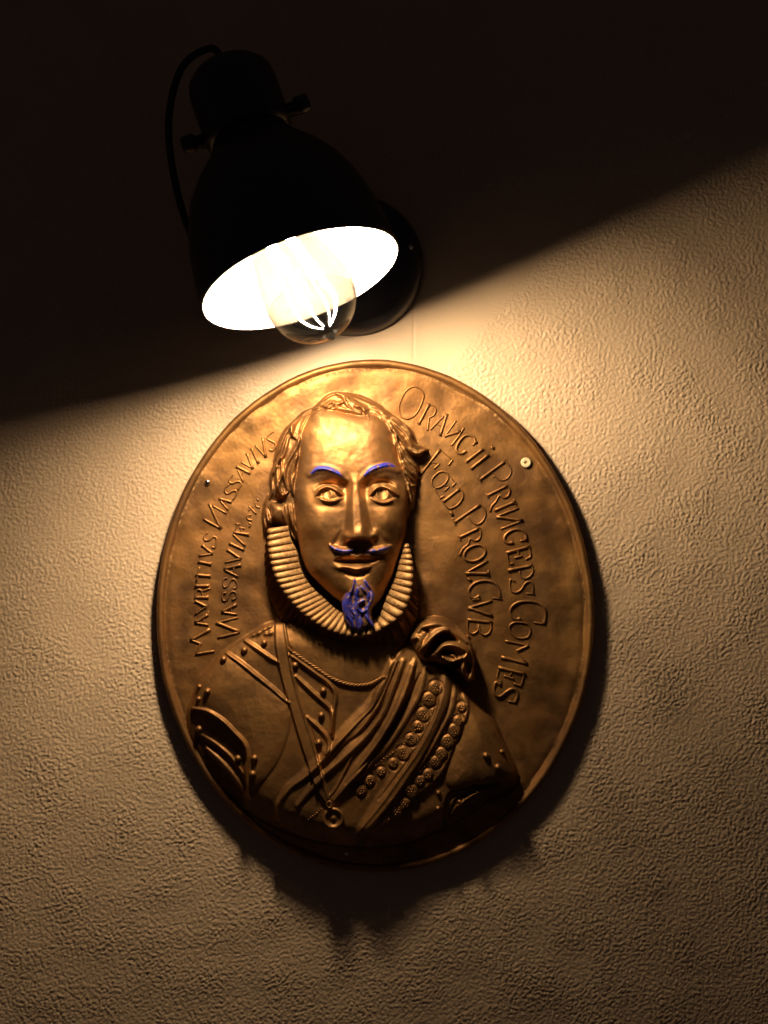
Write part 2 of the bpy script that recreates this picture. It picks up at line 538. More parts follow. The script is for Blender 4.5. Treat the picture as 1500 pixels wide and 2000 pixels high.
for k, (P, ww, hh) in enumerate(folds):
    ridge(P, ww * 1.5, hh * 0.72, 0.45)
    # a sharper crease runs down one flank of each fold
    ridge(P + np.array([ww * 0.62, ww * 0.42]), ww * 0.32, -hh * 0.34, 0.6)
    ridge(P - np.array([ww * 0.2, ww * 0.15]), ww * 0.3, hh * 0.16, 0.6)
for P, ww, hh in [(R5([(1250, 150), (1150, 400), (1060, 620), (900, 820), (740, 960), (560, 1140), (360, 1330)]), 6, -6),
                  (Z3([(600, 560), (500, 760), (400, 930), (250, 1130), (60, 1330)]), 6, -5),
                  (Z3([(740, 640), (690, 860), (590, 1060), (450, 1260), (300, 1450)]), 5, -4)]:
    ridge(P, ww, hh, 0.5)
# lace scallops
LACE1 = [(705, 655, 58, 44), (625, 855, 60, 46), (535, 1035, 58, 46), (425, 1165, 62, 46), (315, 1262, 60, 42), (165, 1385, 58, 42)]
LACE2 = [(895, 810, 52, 60), (855, 965, 55, 46), (758, 1110, 60, 46), (665, 1255, 60, 46), (565, 1365, 54, 42), (480, 1490, 54, 42), (360, 1595, 54, 42)]
SCALLOPS = []
for LC, n in ((LACE1, 10), (LACE2, 12)):
    C = catmull(Z3([(a, b) for a, b, _, _ in LC]), 10)
    L = np.concatenate([[0], np.cumsum(np.linalg.norm(np.diff(C, axis=0), axis=1))])
    for q in np.linspace(0, L[-1], n):
        SCALLOPS.append((np.interp(q, L, C[:, 0]) + rng.uniform(-3, 3), np.interp(q, L, C[:, 1]) + rng.uniform(-3, 3), rng.uniform(8.5, 14.0)))
w = window(np.array([(a, b) for a, b, _ in SCALLOPS]), 16)
lace = np.full(PX[w].shape, -1e9)
for a, b, r_ in SCALLOPS:
    lace = np.maximum(lace, r_ - np.hypot((PX[w] - a) * 1.05, PY[w] - b))
H[w] += 2.8 * dome(np.maximum(lace, 0), 4.0) - 1.8 * np.exp(-((lace + 2.5) / 1.8) ** 2) * (lace < 1)

# ---- ribbon with pendant
rib = Z2([(835, 215), (905, 205), (935, 330), (960, 470), (985, 600), (1020, 760), (1075, 940), (1130, 1110), (1190, 1300), (1235, 1450), (1275, 1600), (1268, 1650),
          (1190, 1560), (1120, 1380), (1060, 1210), (1000, 1020), (950, 850), (900, 690), (865, 530), (838, 370)])
w, sd = region(rib, 8)
H[w] += 7.5 * smoothstep(-1.5, 2.5, sd)
LAB[w][sd > 0] = L_RIBBON
ridge(Z2([(910, 215), (935, 360), (975, 590), (1020, 770), (1078, 960), (1150, 1180), (1215, 1400), (1268, 1600)]), 3.6, 5, 0.1)
ridge(Z2([(845, 230), (850, 400), (880, 590), (930, 780), (1000, 1010), (1080, 1260), (1160, 1470)]), 2.6, 2.5, 0.1)
ridge(R5([(560, 1470), (620, 1400), (700, 1250), (790, 1060)]), 4, 5, 0.3)

# ---- head
hair_poly = Z1([(480, 290), (560, 205), (640, 172), (760, 198), (900, 258), (1000, 318), (1080, 372), (1150, 440), (1195, 530), (1262, 570), (1205, 612), (1170, 630), (1205, 690),
                (1195, 770), (1190, 830), (1180, 910), (1150, 985), (1120, 1060), (1000, 1100), (700, 1000), (480, 1050), (385, 1210), (330, 1190), (300, 1110), (200, 1100), (150, 1150), (128, 1080),
                (150, 950), (180, 850), (198, 700), (220, 560), (270, 440), (345, 368), (420, 330)])
w, sd = region(hair_poly, 14, True, 3)
hh = FIELD + 3 + 30 * dome(sd, 42)
al = smoothstep(-2.5, 3, sd)
H[w] = H[w] * (1 - al) + np.maximum(hh, H[w]) * al
LAB[w][sd > 0] = L_HAIR
strands = [
 ([(475, 288), (400, 340), (355, 400), (330, 475)], 9, 9), ([(355, 375), (290, 470), (250, 570), (212, 645)], 10, 10),
 ([(335, 400), (335, 455), (378, 505)], 7, 8), ([(310, 490), (285, 600), (240, 660), (205, 735)], 9, 10),
 ([(390, 500), (350, 600), (305, 680), (292, 760), (312, 850)], 11, 10), ([(262, 630), (272, 720), (252, 800), (235, 880)], 9, 12),
 ([(215, 670), (193, 780), (200, 850), (178, 905)], 8, 9), ([(235, 690), (240, 800), (268, 885), (300, 870)], 8, 12),
 ([(372, 620), (340, 740), (345, 880)], 11, 9), ([(165, 890), (150, 960), (140, 1040), (152, 1110)], 8, 8),
 ([(275, 960), (290, 1030), (312, 1110), (352, 1190)], 8, 9), ([(315, 960), (332, 1040), (362, 1130)], 8, 8),
 ([(482, 285), (560, 222), (620, 192), (685, 205), (722, 262), (805, 312)], 8, 8), ([(560, 282), (600, 250), (650, 262), (690, 240)], 6, 7),
 ([(640, 188), (720, 222), (790, 272), (852, 302)], 7, 8), ([(700, 182), (800, 212), (900, 262), (1005, 325)], 8, 6),
 ([(502, 292), (540, 268), (585, 286), (622, 258)], 5, 6), ([(760, 272), (820, 292), (842, 335)], 5, 6), ([(870, 270), (940, 300), (1000, 360)], 6, 5),
 ([(980, 342), (1060, 402), (1120, 462), (1165, 535), (1252, 568)], 7, 9), ([(1015, 430), (1080, 492), (1130, 565), (1185, 602), (1262, 572)], 7, 12),
 ([(1040, 482), (1082, 562), (1122, 625), (1192, 692)], 7, 9), ([(1062, 562), (1100, 652), (1150, 722), (1212, 768)], 7, 9),
 ([(1090, 662), (1132, 742), (1182, 792)], 6, 9), ([(1112, 762), (1150, 822), (1192, 812)], 6, 8), ([(1130, 802), (1150, 882), (1162, 962)], 6, 8),
 ([(1152, 842), (1176, 902), (1160, 982)], 5, 7), ([(1072, 382), (1130, 432), (1182, 502)], 6, 6),
 ([(1000, 380), (1040, 440), (1060, 520)], 6, 6),
]
for P, ww, hh in strands:
    ridge(Z1(P), ww, hh * 1.25, 0.45, L_HAIR)
    Q2 = Z1(P) + np.array([2.6, 1.8])
    ridge(Q2, ww * 0.45, -hh * 0.7, 0.5)
    ridge(Z1(P) - np.array([2.0, 1.0]), ww * 0.3, hh * 0.22, 0.5)
# shadowed hollow under the side curls, then the ear lobe
gauss(*Z1([(240, 925)])[0], 14, 8, -12)
ear = Z1([(185, 945), (230, 935), (265, 960), (285, 1030), (292, 1095), (240, 1092), (200, 1050)])
w, sd = region(ear, 6)
H[w] += 10 * dome(sd, 11); LAB[w][sd > 0] = L_EAR
ridge(Z1([(155, 985), (165, 1040), (185, 1085)]), 6, 9, 0.4, L_EAR)

face = Z1([(500, 302), (620, 298), (700, 318), (800, 335), (905, 335), (985, 395), (1030, 480), (1065, 620), (1105, 730), (1128, 850), (1125, 1000), (1112, 1150), (1092, 1240),
           (1062, 1330), (1030, 1430), (990, 1520), (950, 1600), (890, 1665), (800, 1700), (700, 1650), (600, 1575), (510, 1490), (432, 1400), (392, 1300), (370, 1190), (360, 1080),
           (350, 950), (345, 850), (372, 700), (388, 560), (398, 450), (445, 365)])
w, sd = region(face, 12, True, 4)
x, y = PX[w], PY[w]
# head volume: broad cranium, receding forehead at the top, jaw narrowing below
vol = 20 + 46 * dome(sd, 66)
vol *= 0.72 + 0.28 * smoothstep(780, 930, y)
vol += 6 * smoothstep(1080, 1190, y) * smoothstep(4, 40, sd)
fh = FIELD + 7 + vol
al = smoothstep(-2, 3, sd)
H[w] = H[w] * (1 - al) + np.maximum(fh, H[w] - 6) * al
LAB[w][sd > 0] = L_HEAD

tufts = [([(470, 300), (500, 285), (530, 305), (552, 295)], 5, 6), ([(548, 262), (575, 290), (610, 296), (640, 285)], 5, 6), ([(610, 240), (650, 285), (700, 300), (745, 312)], 6, 7),
 ([(700, 262), (745, 305), (800, 330), (842, 350)], 5, 7), ([(820, 290), (852, 330), (860, 362)], 4, 6), ([(880, 300), (930, 330), (965, 375)], 5, 6), ([(950, 330), (1000, 390), (1018, 450)], 6, 7),
 ([(1000, 400), (1035, 470), (1045, 560)], 6, 7), ([(1030, 500), (1070, 590), (1085, 680)], 5, 7), ([(1070, 620), (1100, 700), (1120, 790)], 5, 7), ([(1100, 740), (1130, 830), (1128, 930)], 4, 6),
 ([(440, 330), (415, 390), (395, 455)], 6, 7), ([(400, 400), (392, 480), (378, 560)], 6, 7), ([(392, 500), (372, 590), (362, 680)], 6, 8), ([(385, 590), (356, 690), (352, 790)], 5, 7),
 ([(362, 720), (342, 800), (350, 890)], 5, 7), ([(350, 930), (342, 1010), (365, 1090)], 5, 7), ([(340, 1020), (352, 1110), (378, 1190)], 5, 6)]
for P, ww, hh in tufts:
    ridge(Z1(P), ww, hh * 0.8, 0.6, L_HAIR)
    ridge(Z1(P) + np.array([2.0, 1.6]), ww * 0.45, -hh * 0.4, 0.6)
# hand-beaten unevenness of the face
w = LAB == L_HEAD
H[w] += 0.08 * dent2[w] + 0.6 * dent1[w]
# brow bone, sockets
ridge(Z7([(340, 345), (420, 300), (520, 305), (620, 345), (690, 400)]), 13, 5, 0.3)
ridge(Z7([(840, 400), (890, 350), (970, 300), (1080, 275), (1180, 310)]), 13, 5, 0.3)
gauss(*Z7([(535, 440)])[0], 27, 11, -13, 0.10); gauss(*Z7([(1050, 425)])[0], 26, 11, -13, -0.12)
gauss(*Z7([(680, 480)])[0], 10, 17, -14); gauss(*Z7([(880, 470)])[0], 10, 17, -14)
gauss(*Z7([(380, 500)])[0], 10, 18, -4); gauss(*Z7([(1215, 500)])[0], 8, 18, -4)
gauss(*Z7([(540, 640)])[0], 24, 7, -3.0); gauss(*Z7([(1050, 640)])[0], 24, 7, -3.0)
# eyeballs
gauss(*Z7([(535, 530)])[0], 22, 15, 6.0); gauss(*Z7([(1045, 535)])[0], 22, 15, 6.0)
# cheeks and the folds beside the nose
gauss(*Z7([(430, 800)])[0], 30, 30, 8); gauss(*Z7([(1085, 780)])[0], 22, 26, 8)
gauss(*Z7([(330, 1050)])[0], 20, 34, -6); gauss(*Z7([(1130, 1060)])[0], 14, 32, -5)
ridge(Z7([(650, 880), (610, 960), (560, 1020)]), 8, -3, 0.5); ridge(Z7([(985, 880), (1040, 960), (1090, 1020)]), 7, -3, 0.5)

# eye details: upper lid with an overhanging edge, lower lid, iris disc
def eye(up, lo, iris, ir, crease, lab):
    U = Z7(up); L = Z7(lo)
    P = np.concatenate([catmull(U, 6), catmull(L, 6)])
    w, sd = region(P, 6, False)
    H[w] -= 6.5 * smoothstep(-0.8, 3.0, sd)
    LAB[w][sd > 0] = lab
    ridge(U - np.array([0, 2.2]), 4.2, 7.5, 0.35)
    ridge(L + np.array([0, 1.4]), 3.0, 4.4, 0.35)
    ridge(Z7(crease), 4.0, -4.0, 0.5)
    c = Z7([iris])[0]; r = ir / 5
    ww = window(np.array([c - r - 3, c + r + 3]), 0)
    d = np.hypot(PX[ww] - c[0], PY[ww] - c[1])
    inside = smoothstep(-0.5, 1.5, poly_sdf(PX[ww], PY[ww], P))
    H[ww] += inside * (1.2 * np.exp(-((d - r) / 1.6) ** 2) - 4.0 * np.clip(1 - (d / r) ** 2, 0, 1) - 2.2 * np.exp(-((PX[ww] - c[0]) ** 2 + (PY[ww] - c[1] + 2.5) ** 2) / (r * 0.55) ** 2))
eye([(408, 552), (445, 497), (505, 470), (565, 482), (612, 512), (658, 548)], [(655, 560), (600, 584), (540, 594), (482, 584), (436, 560)], (507, 530), 48,
    [(400, 480), (470, 438), (560, 432), (630, 470), (668, 520)], L_EYEL)
eye([(918, 552), (965, 492), (1030, 466), (1092, 484), (1142, 520), (1185, 552)], [(1132, 580), (1080, 602), (1030, 606), (978, 592), (938, 565)], (1036, 530), 54,
    [(890, 500), (940, 440), (1030, 412), (1120, 440), (1190, 500)], L_EYER)

# nose: ridge widening to the tip, wings, sharp underside
w = window(np.array([(655, 915), (760, 1075)]), 0)
x, y = PX[w], PY[w]
t = np.clip((y - 925) / (1046 - 925), 0, 1.2)
cx = 694 + 8 * t
half = 9.5 + 11.5 * t ** 1.4
prof = smoothstep(1.55, 0.30, np.abs(x - cx) / half)
hn = (3 + 25 * t ** 1.1)
under = 1 - smoothstep(1046, 1056, y + 0.010 * (x - 704) ** 2 * -1.0)
top = smoothstep(912, 945, y)
H[w] += prof * hn * under * top
for (a, b, rr, am) in ((678, 1044, 8, 9.5), (731, 1043, 8, 9.5), (704, 1038, 11, 5)):
    w2 = window(np.array([(a - 24, b - 24), (a + 24, b + 24)]), 0)
    dx, dy = PX[w2] - a, PY[w2] - b
    cut = 1 - smoothstep(8, 13, dy)
    H[w2] += am * np.exp(-(dx * dx + dy * dy) / (rr * rr)) * cut
gauss(706, 1068, 5, 9, -3)

# mouth
ridge(Z7([(600, 1128), (670, 1112), (740, 1106), (790, 1120), (840, 1104), (915, 1108), (990, 1122)]), 6, 5, 0.5)
ridge(Z7([(590, 1165), (660, 1170), (740, 1174), (800, 1168), (860, 1172), (930, 1164), (985, 1150)]), 7.5, -12, 0.5)
ridge(Z7([(620, 1225), (690, 1218), (760, 1232), (800, 1236), (850, 1226), (920, 1215)]), 8.5, 9.5, 0.55)
ridge(Z7([(690, 1285), (790, 1300), (900, 1280)]), 9, -3.5, 0.5)
gauss(*Z7([(600, 1215)])[0], 7, 6, 3.5)
gauss(*Z7([(800, 1450)])[0], 30, 28, 6)

# painted brows and moustache
BN = fft_noise(SH, 9, 31, 0.5)
ridge(Z7([(368, 330), (420, 293), (500, 290), (580, 318), (650, 355)]), 5.2, 4.0, 0.5, L_BROWL, paint=1.0)
ridge(Z7([(868, 352), (930, 302), (1010, 268), (1090, 252), (1145, 262)]), 5.2, 4.0, 0.5, L_BROWR, paint=1.0)
def moust(P, lab, off):
    ridge(Z7(P), 9.0, 11, 0.55, lab)
    Q = Z7(P) + np.array([0, off])
    w, d, t = stroke_field(Q, 10)
    env = np.clip(np.minimum(t, 1 - t) / 0.25, 0, 1)
    PAINT[w] = np.maximum(PAINT[w], smoothstep(5.8, 4.2, d / (0.45 + 0.55 * env)))
moust([(540, 1012), (590, 1048), (670, 1068), (780, 1058)], L_MOUL, 2.6)
moust([(870, 1066), (950, 1066), (1035, 1052), (1115, 1022)], L_MOUR, 2.6)

# beard
bpoly = Z7([(770, 1330), (815, 1395), (868, 1335), (930, 1430), (962, 1500), (935, 1600), (935, 1690), (970, 1800), (885, 1800), (850, 1845), (785, 1858), (715, 1785), (665, 1695),
            (645, 1580), (675, 1480), (740, 1440)])
w, sd = region(bpoly, 8)
bh = FIELD + 66 + 10 * dome(sd, 16) - 10 * smoothstep(1215, 1235, PY[w])
al = smoothstep(-2, 2.5, sd) * smoothstep(1120, 1150, PY[w])
H[w] = np.where(al > 0, H[w] * (1 - al) + np.maximum(H[w], bh) * al, H[w])
LAB[w][sd > 0] = L_BEARD
for P, ww, hh in [([(770, 1340), (750, 1420), (722, 1500), (732, 1600), (790, 1700), (802, 1835)], 5, 8), ([(702, 1480), (682, 1560), (692, 1650), (740, 1730), (762, 1815)], 4.5, 7),
          ([(662, 1540), (664, 1640), (700, 1740), (760, 1825)], 4, 7), ([(802, 1420), (790, 1500), (802, 1540), (782, 1600), (802, 1680)], 5, 8),
          ([(870, 1350), (930, 1430), (945, 1500), (922, 1560), (892, 1620), (902, 1700), (955, 1790)], 5, 8), ([(840, 1410), (902, 1480), (900, 1540)], 5, 7),
          ([(862, 1535), (828, 1550), (808, 1600), (840, 1645), (885, 1620)], 4, 8), ([(882, 1680), (920, 1740), (955, 1795)], 5, 7), ([(822, 1700), (832, 1780), (802, 1845)], 4.5, 7),
          ([(740, 1450), (700, 1540), (715, 1640), (760, 1700)], 4, 6)]:
    w, r = ridge(Z7(P), ww * 1.15, hh * 0.7, 0.45, None)
    PAINT[w] = np.maximum(PAINT[w], smoothstep(1.05, 0.7, r + 0.22 * BN[w]) * (LAB[w] == L_BEARD))
q = Z7([(845, 1585)])[0]
gauss(q[0], q[1], 4.5, 4.5, -10)
w = window(np.array([q - 8, q + 8]), 0)
PAINT[w] *= smoothstep(3.5, 6.0, np.hypot(PX[w] - q[0], PY[w] - q[1]))
PAINT *= smoothstep(-1.9, -1.2, BN) * smoothstep(-1.9, -1.5, fft_noise(SH, 4.5, 33, 0.4))

# ---- shoulder knot of the sash
kn = KZ([(160, 470), (200, 340), (330, 190), (450, 135), (600, 115), (740, 158), (880, 268), (1000, 365), (1110, 470), (1180, 650), (1195, 900), (1205, 1115), (1070, 1150), (930, 1010), (820, 920),
         (700, 880), (560, 840), (380, 810), (245, 650)])
w, sd = region(kn, 10)
kh = FIELD + 16 + 34 * dome(sd, 22) + 6 * smoothstep(900, 800, PX[w])
al = smoothstep(-2, 3, sd)
H[w] = H[w] * (1 - al) + np.maximum(kh, H[w] - 4) * al
LAB[w][sd > 0] = L_KNOT
for P, ww, hh in [([(180, 450), (250, 330), (360, 230), (560, 180), (720, 205), (900, 340), (1090, 490)], 10, 9), ([(300, 630), (400, 520), (520, 390), (680, 290), (760, 290)], 9, 11),
          ([(200, 430), (290, 400), (330, 480), (270, 600)], 6, 8), ([(590, 640), (690, 540), (820, 520), (960, 560), (1070, 640), (990, 740), (830, 795), (680, 720)], 8, 13),
          ([(800, 680), (860, 700), (900, 760)], 5, 6), ([(1120, 520), (1175, 700), (1180, 900), (1110, 1090)], 8, 9), ([(1010, 800), (1000, 950), (1060, 1090)], 7, 8)]:
    ridge(KZ(P), ww, hh, 0.4, L_KNOT)
for P, ww, hh in [([(430, 700), (520, 560), (640, 420), (760, 400), (900, 470)], 12, -26), ([(660, 660), (760, 640), (850, 650)], 6, -15), ([(760, 860), (900, 840), (980, 760)], 10, -20), ([(1060, 760), (1100, 900), (1080, 1040)], 5, -8),
          ([(350, 280), (430, 290), (440, 360)], 6, -8)]:
    ridge(KZ(P), ww, hh, 0.5, L_KNOT)
# small folded tip below the knot
gauss(*KZ([(520, 900)])[0], 9, 6, 10, 0.5); gauss(*KZ([(480, 960)])[0], 5, 8, -6, -0.5)

# the bust flattens out where it meets the rim
kk = 1 - 0.30 * smoothstep(0.78, 0.96, QQ) * (PY > 1250)
H = np.where(LAB > 0, FIELD + (H - FIELD) * kk, H)
# dust and matt tooling where the metal is rough
DUST = np.maximum(DUST, 0.75 * smoothstep(0.0, 1.2, fft_noise(SH, 18, 41, 0.6)) * np.isin(LAB, [L_HAIR]) * (PX > 740))
DUST = np.maximum(DUST, 0.35 * np.isin(LAB, [L_KNOT]) * smoothstep(-0.5, 1.5, dent2))
DUST = np.maximum(DUST, 0.6 * np.exp(-((PX - 745) / 18) ** 2 - ((PY - 955) / 16) ** 2) * smoothstep(-1, 1, BN))
edge = np.exp(-((QQ - 0.962) / 0.008) ** 2)
DUST = np.maximum(DUST, 0.7 * edge * smoothstep(-0.2, 1.2, BN))
DUST = np.maximum(DUST, 0.8 * np.exp(-((PX - 732 + 0.35 * (PY - 1030)) / 2.6) ** 2 - ((PY - 1030) / 13) ** 2) * smoothstep(-0.2, 0.5, fft_noise(SH, 5, 44, 0.4)))

# tool marks: light all-over unevenness on the bust, then a soft polish
bust = LAB > 0
H += np.where(bust, 0.12 * dent2, 0) + 0.06 * fft_noise(SH, 8, 45, 0.4)
def binomial(a):
    b = a.copy()
    b[1:-1] = 0.25 * a[:-2] + 0.5 * a[1:-1] + 0.25 * a[2:]
    c = b.copy()
    c[:, 1:-1] = 0.25 * b[:, :-2] + 0.5 * b[:, 1:-1] + 0.25 * b[:, 2:]
    return c
H = binomial(H)

def hsample(px, py):
    fx = np.clip((np.asarray(px) - gx[0]) / STEP, 0, SH[1] - 1.001); fy = np.clip((np.asarray(py) - gy[0]) / STEP, 0, SH[0] - 1.001)
    i = fy.astype(int); j = fx.astype(int); a = fy - i; b = fx - j
    return H[i, j] * (1 - a) * (1 - b) + H[i + 1, j] * a * (1 - b) + H[i, j + 1] * (1 - a) * b + H[i + 1, j + 1] * a * b

# ------------------------------------------------------------------ medallion object
MC = (float(wx(EC[0])), 0.0, float(wz(EC[1])))
med = empty('bronze_medallion', MC)
tag(med, 'oval bronze relief medallion of a ruffed man with blue painted brows, moustache and beard', 'medallion')
HS = 0.96                # depth of the relief
def loc(px, py, h):
    px, py, h = np.broadcast_arrays(np.asarray(px, float), np.asarray(py, float), np.asarray(h, float))
    h = h * HS
    return np.stack([(np.asarray(px, float) - EC[0]) * S, -np.asarray(h, float) * S, (EC[1] - np.asarray(py, float)) * S], -1)

VALL = loc(PX, PY, H).reshape(-1, 3)
ny, nx = SH
qi = (np.arange(ny - 1)[:, None] * nx + np.arange(nx - 1)[None, :])
QUADS = np.stack([qi, qi + nx, qi + nx + 1, qi + 1], -1).reshape(-1, 4)
QLAB = LAB[:-1, :-1].ravel()
QIN = (QQ[:-1, :-1] < 0.976).ravel()
def piece(name, lab, parent):
    sel = QUADS[(QLAB == lab) & QIN]
    used, inv = np.unique(sel.ravel(), return_inverse=True)
    me = np_mesh(name, VALL[used], inv.reshape(-1, 4), {'paint': PAINT.ravel()[used], 'dust': DUST.ravel()[used]})
    return mesh_obj(name, me, BRONZE, parent)

plate = piece('plate', L_PLATE, med)
breast = piece('breastplate', L_BREAST, med)
piece('shoulder_plate', L_SHL, breast); piece('shoulder_plate', L_SHR, breast)
sash_o = piece('sash', L_SASH, med)
piece('shoulder_knot', L_KNOT, sash_o)
ribbon = piece('ribbon', L_RIBBON, med)
head = piece('head', L_HEAD, med)
piece('hair', L_HAIR, head); piece('ear', L_EAR, head)
for nm, lb, lbl in (('beard', L_BEARD, 'flame-like goatee daubed with blue paint'), ('eyebrow', L_BROWL, 'blue painted eyebrow'), ('eyebrow', L_BROWR, 'blue painted eyebrow'),
                    ('moustache', L_MOUL, 'blue painted half of the moustache'), ('moustache', L_MOUR, 'blue painted half of the moustache'), ('eye', L_EYEL, None), ('eye', L_EYER, None)):
    o = piece(nm, lb, head)
    if lbl: o['label'] = lbl

# rolled rim
def build_rim():
    n = 360
    a = np.linspace(0, 2 * np.pi, n, endpoint=False)
    c, s = math.cos(ET), math.sin(ET)
    wob = 0.5 * np.sin(3 * a + 1) + 0.35 * np.sin(7 * a) + 0.3 * np.sin(17 * a + 2) + 0.15 * np.sin(41 * a)
    prof = [(-24, 10), (-19, 15.8), (-16.5, 16.4), (-15.3, 18), (-14, 21), (-11.5, 23.6), (-8, 25), (-4.5, 24), (-1.8, 21), (-0.4, 17), (0, 12.5), (-0.4, 7), (-1.2, 1.0), (-3, -1)]
    V = []
    for off, h in prof:
        u = (EA + off) * np.cos(a); v = (EB + off) * np.sin(a)
        px = EC[0] + u * c - v * s; py = EC[1] + u * s + v * c
        px = px + wob * np.cos(a); py = py + wob * np.sin(a)
        V.append(loc(px, py, np.full(n, float(h)) + (0.6 * wob if h > 12 else 0)))
    V = np.concatenate(V)
    i = np.arange(len(prof) - 1)[:, None] * n; j = np.arange(n)[None, :]; j2 = (j + 1) % n
    Q = np.stack([i + j, i + j2, i + n + j2, i + n + j], -1).reshape(-1, 4)
    return mesh_obj('rim', np_mesh('rim', V, Q), BRONZE, med)
build_rim()

# rope cord along the collar
def build_rope():
    P = catmull(R5([(140, 8), (300, 118), (450, 218), (575, 300), (700, 350), (830, 374), (950, 366), (1040, 328), (1115, 285)]), 12)
    L = np.concatenate([[0], np.cumsum(np.linalg.norm(np.diff(P, axis=0), axis=1))])
    s = np.linspace(0, L[-1], 260)
    x = np.interp(s, L, P[:, 0]); y = np.interp(s, L, P[:, 1]); h = hsample(x, y) + 2.2
    k = 9; h = np.convolve(np.pad(h, k, 'edge'), np.ones(2 * k + 1) / (2 * k + 1), 'valid')
    parts = []
    for ph in (0, 2 * np.pi / 3, 4 * np.pi / 3):
        th = s / 7.5 * 2 * np.pi / 3 * 1.0 + ph
        tx = np.gradient(x); ty = np.gradient(y); ln = np.hypot(tx, ty); nxx, nyy = -ty / ln, tx / ln
        o = 2.0
        parts.append(tube(loc(x + nxx * o * np.cos(th), y + nyy * o * np.cos(th), h + o * np.sin(th)), 2.1 * S, 6))
    V, Fc = join(parts)
    return mesh_obj('collar_cord', np_mesh('collar_cord', V, Fc), BRONZE, breast)
build_rope()

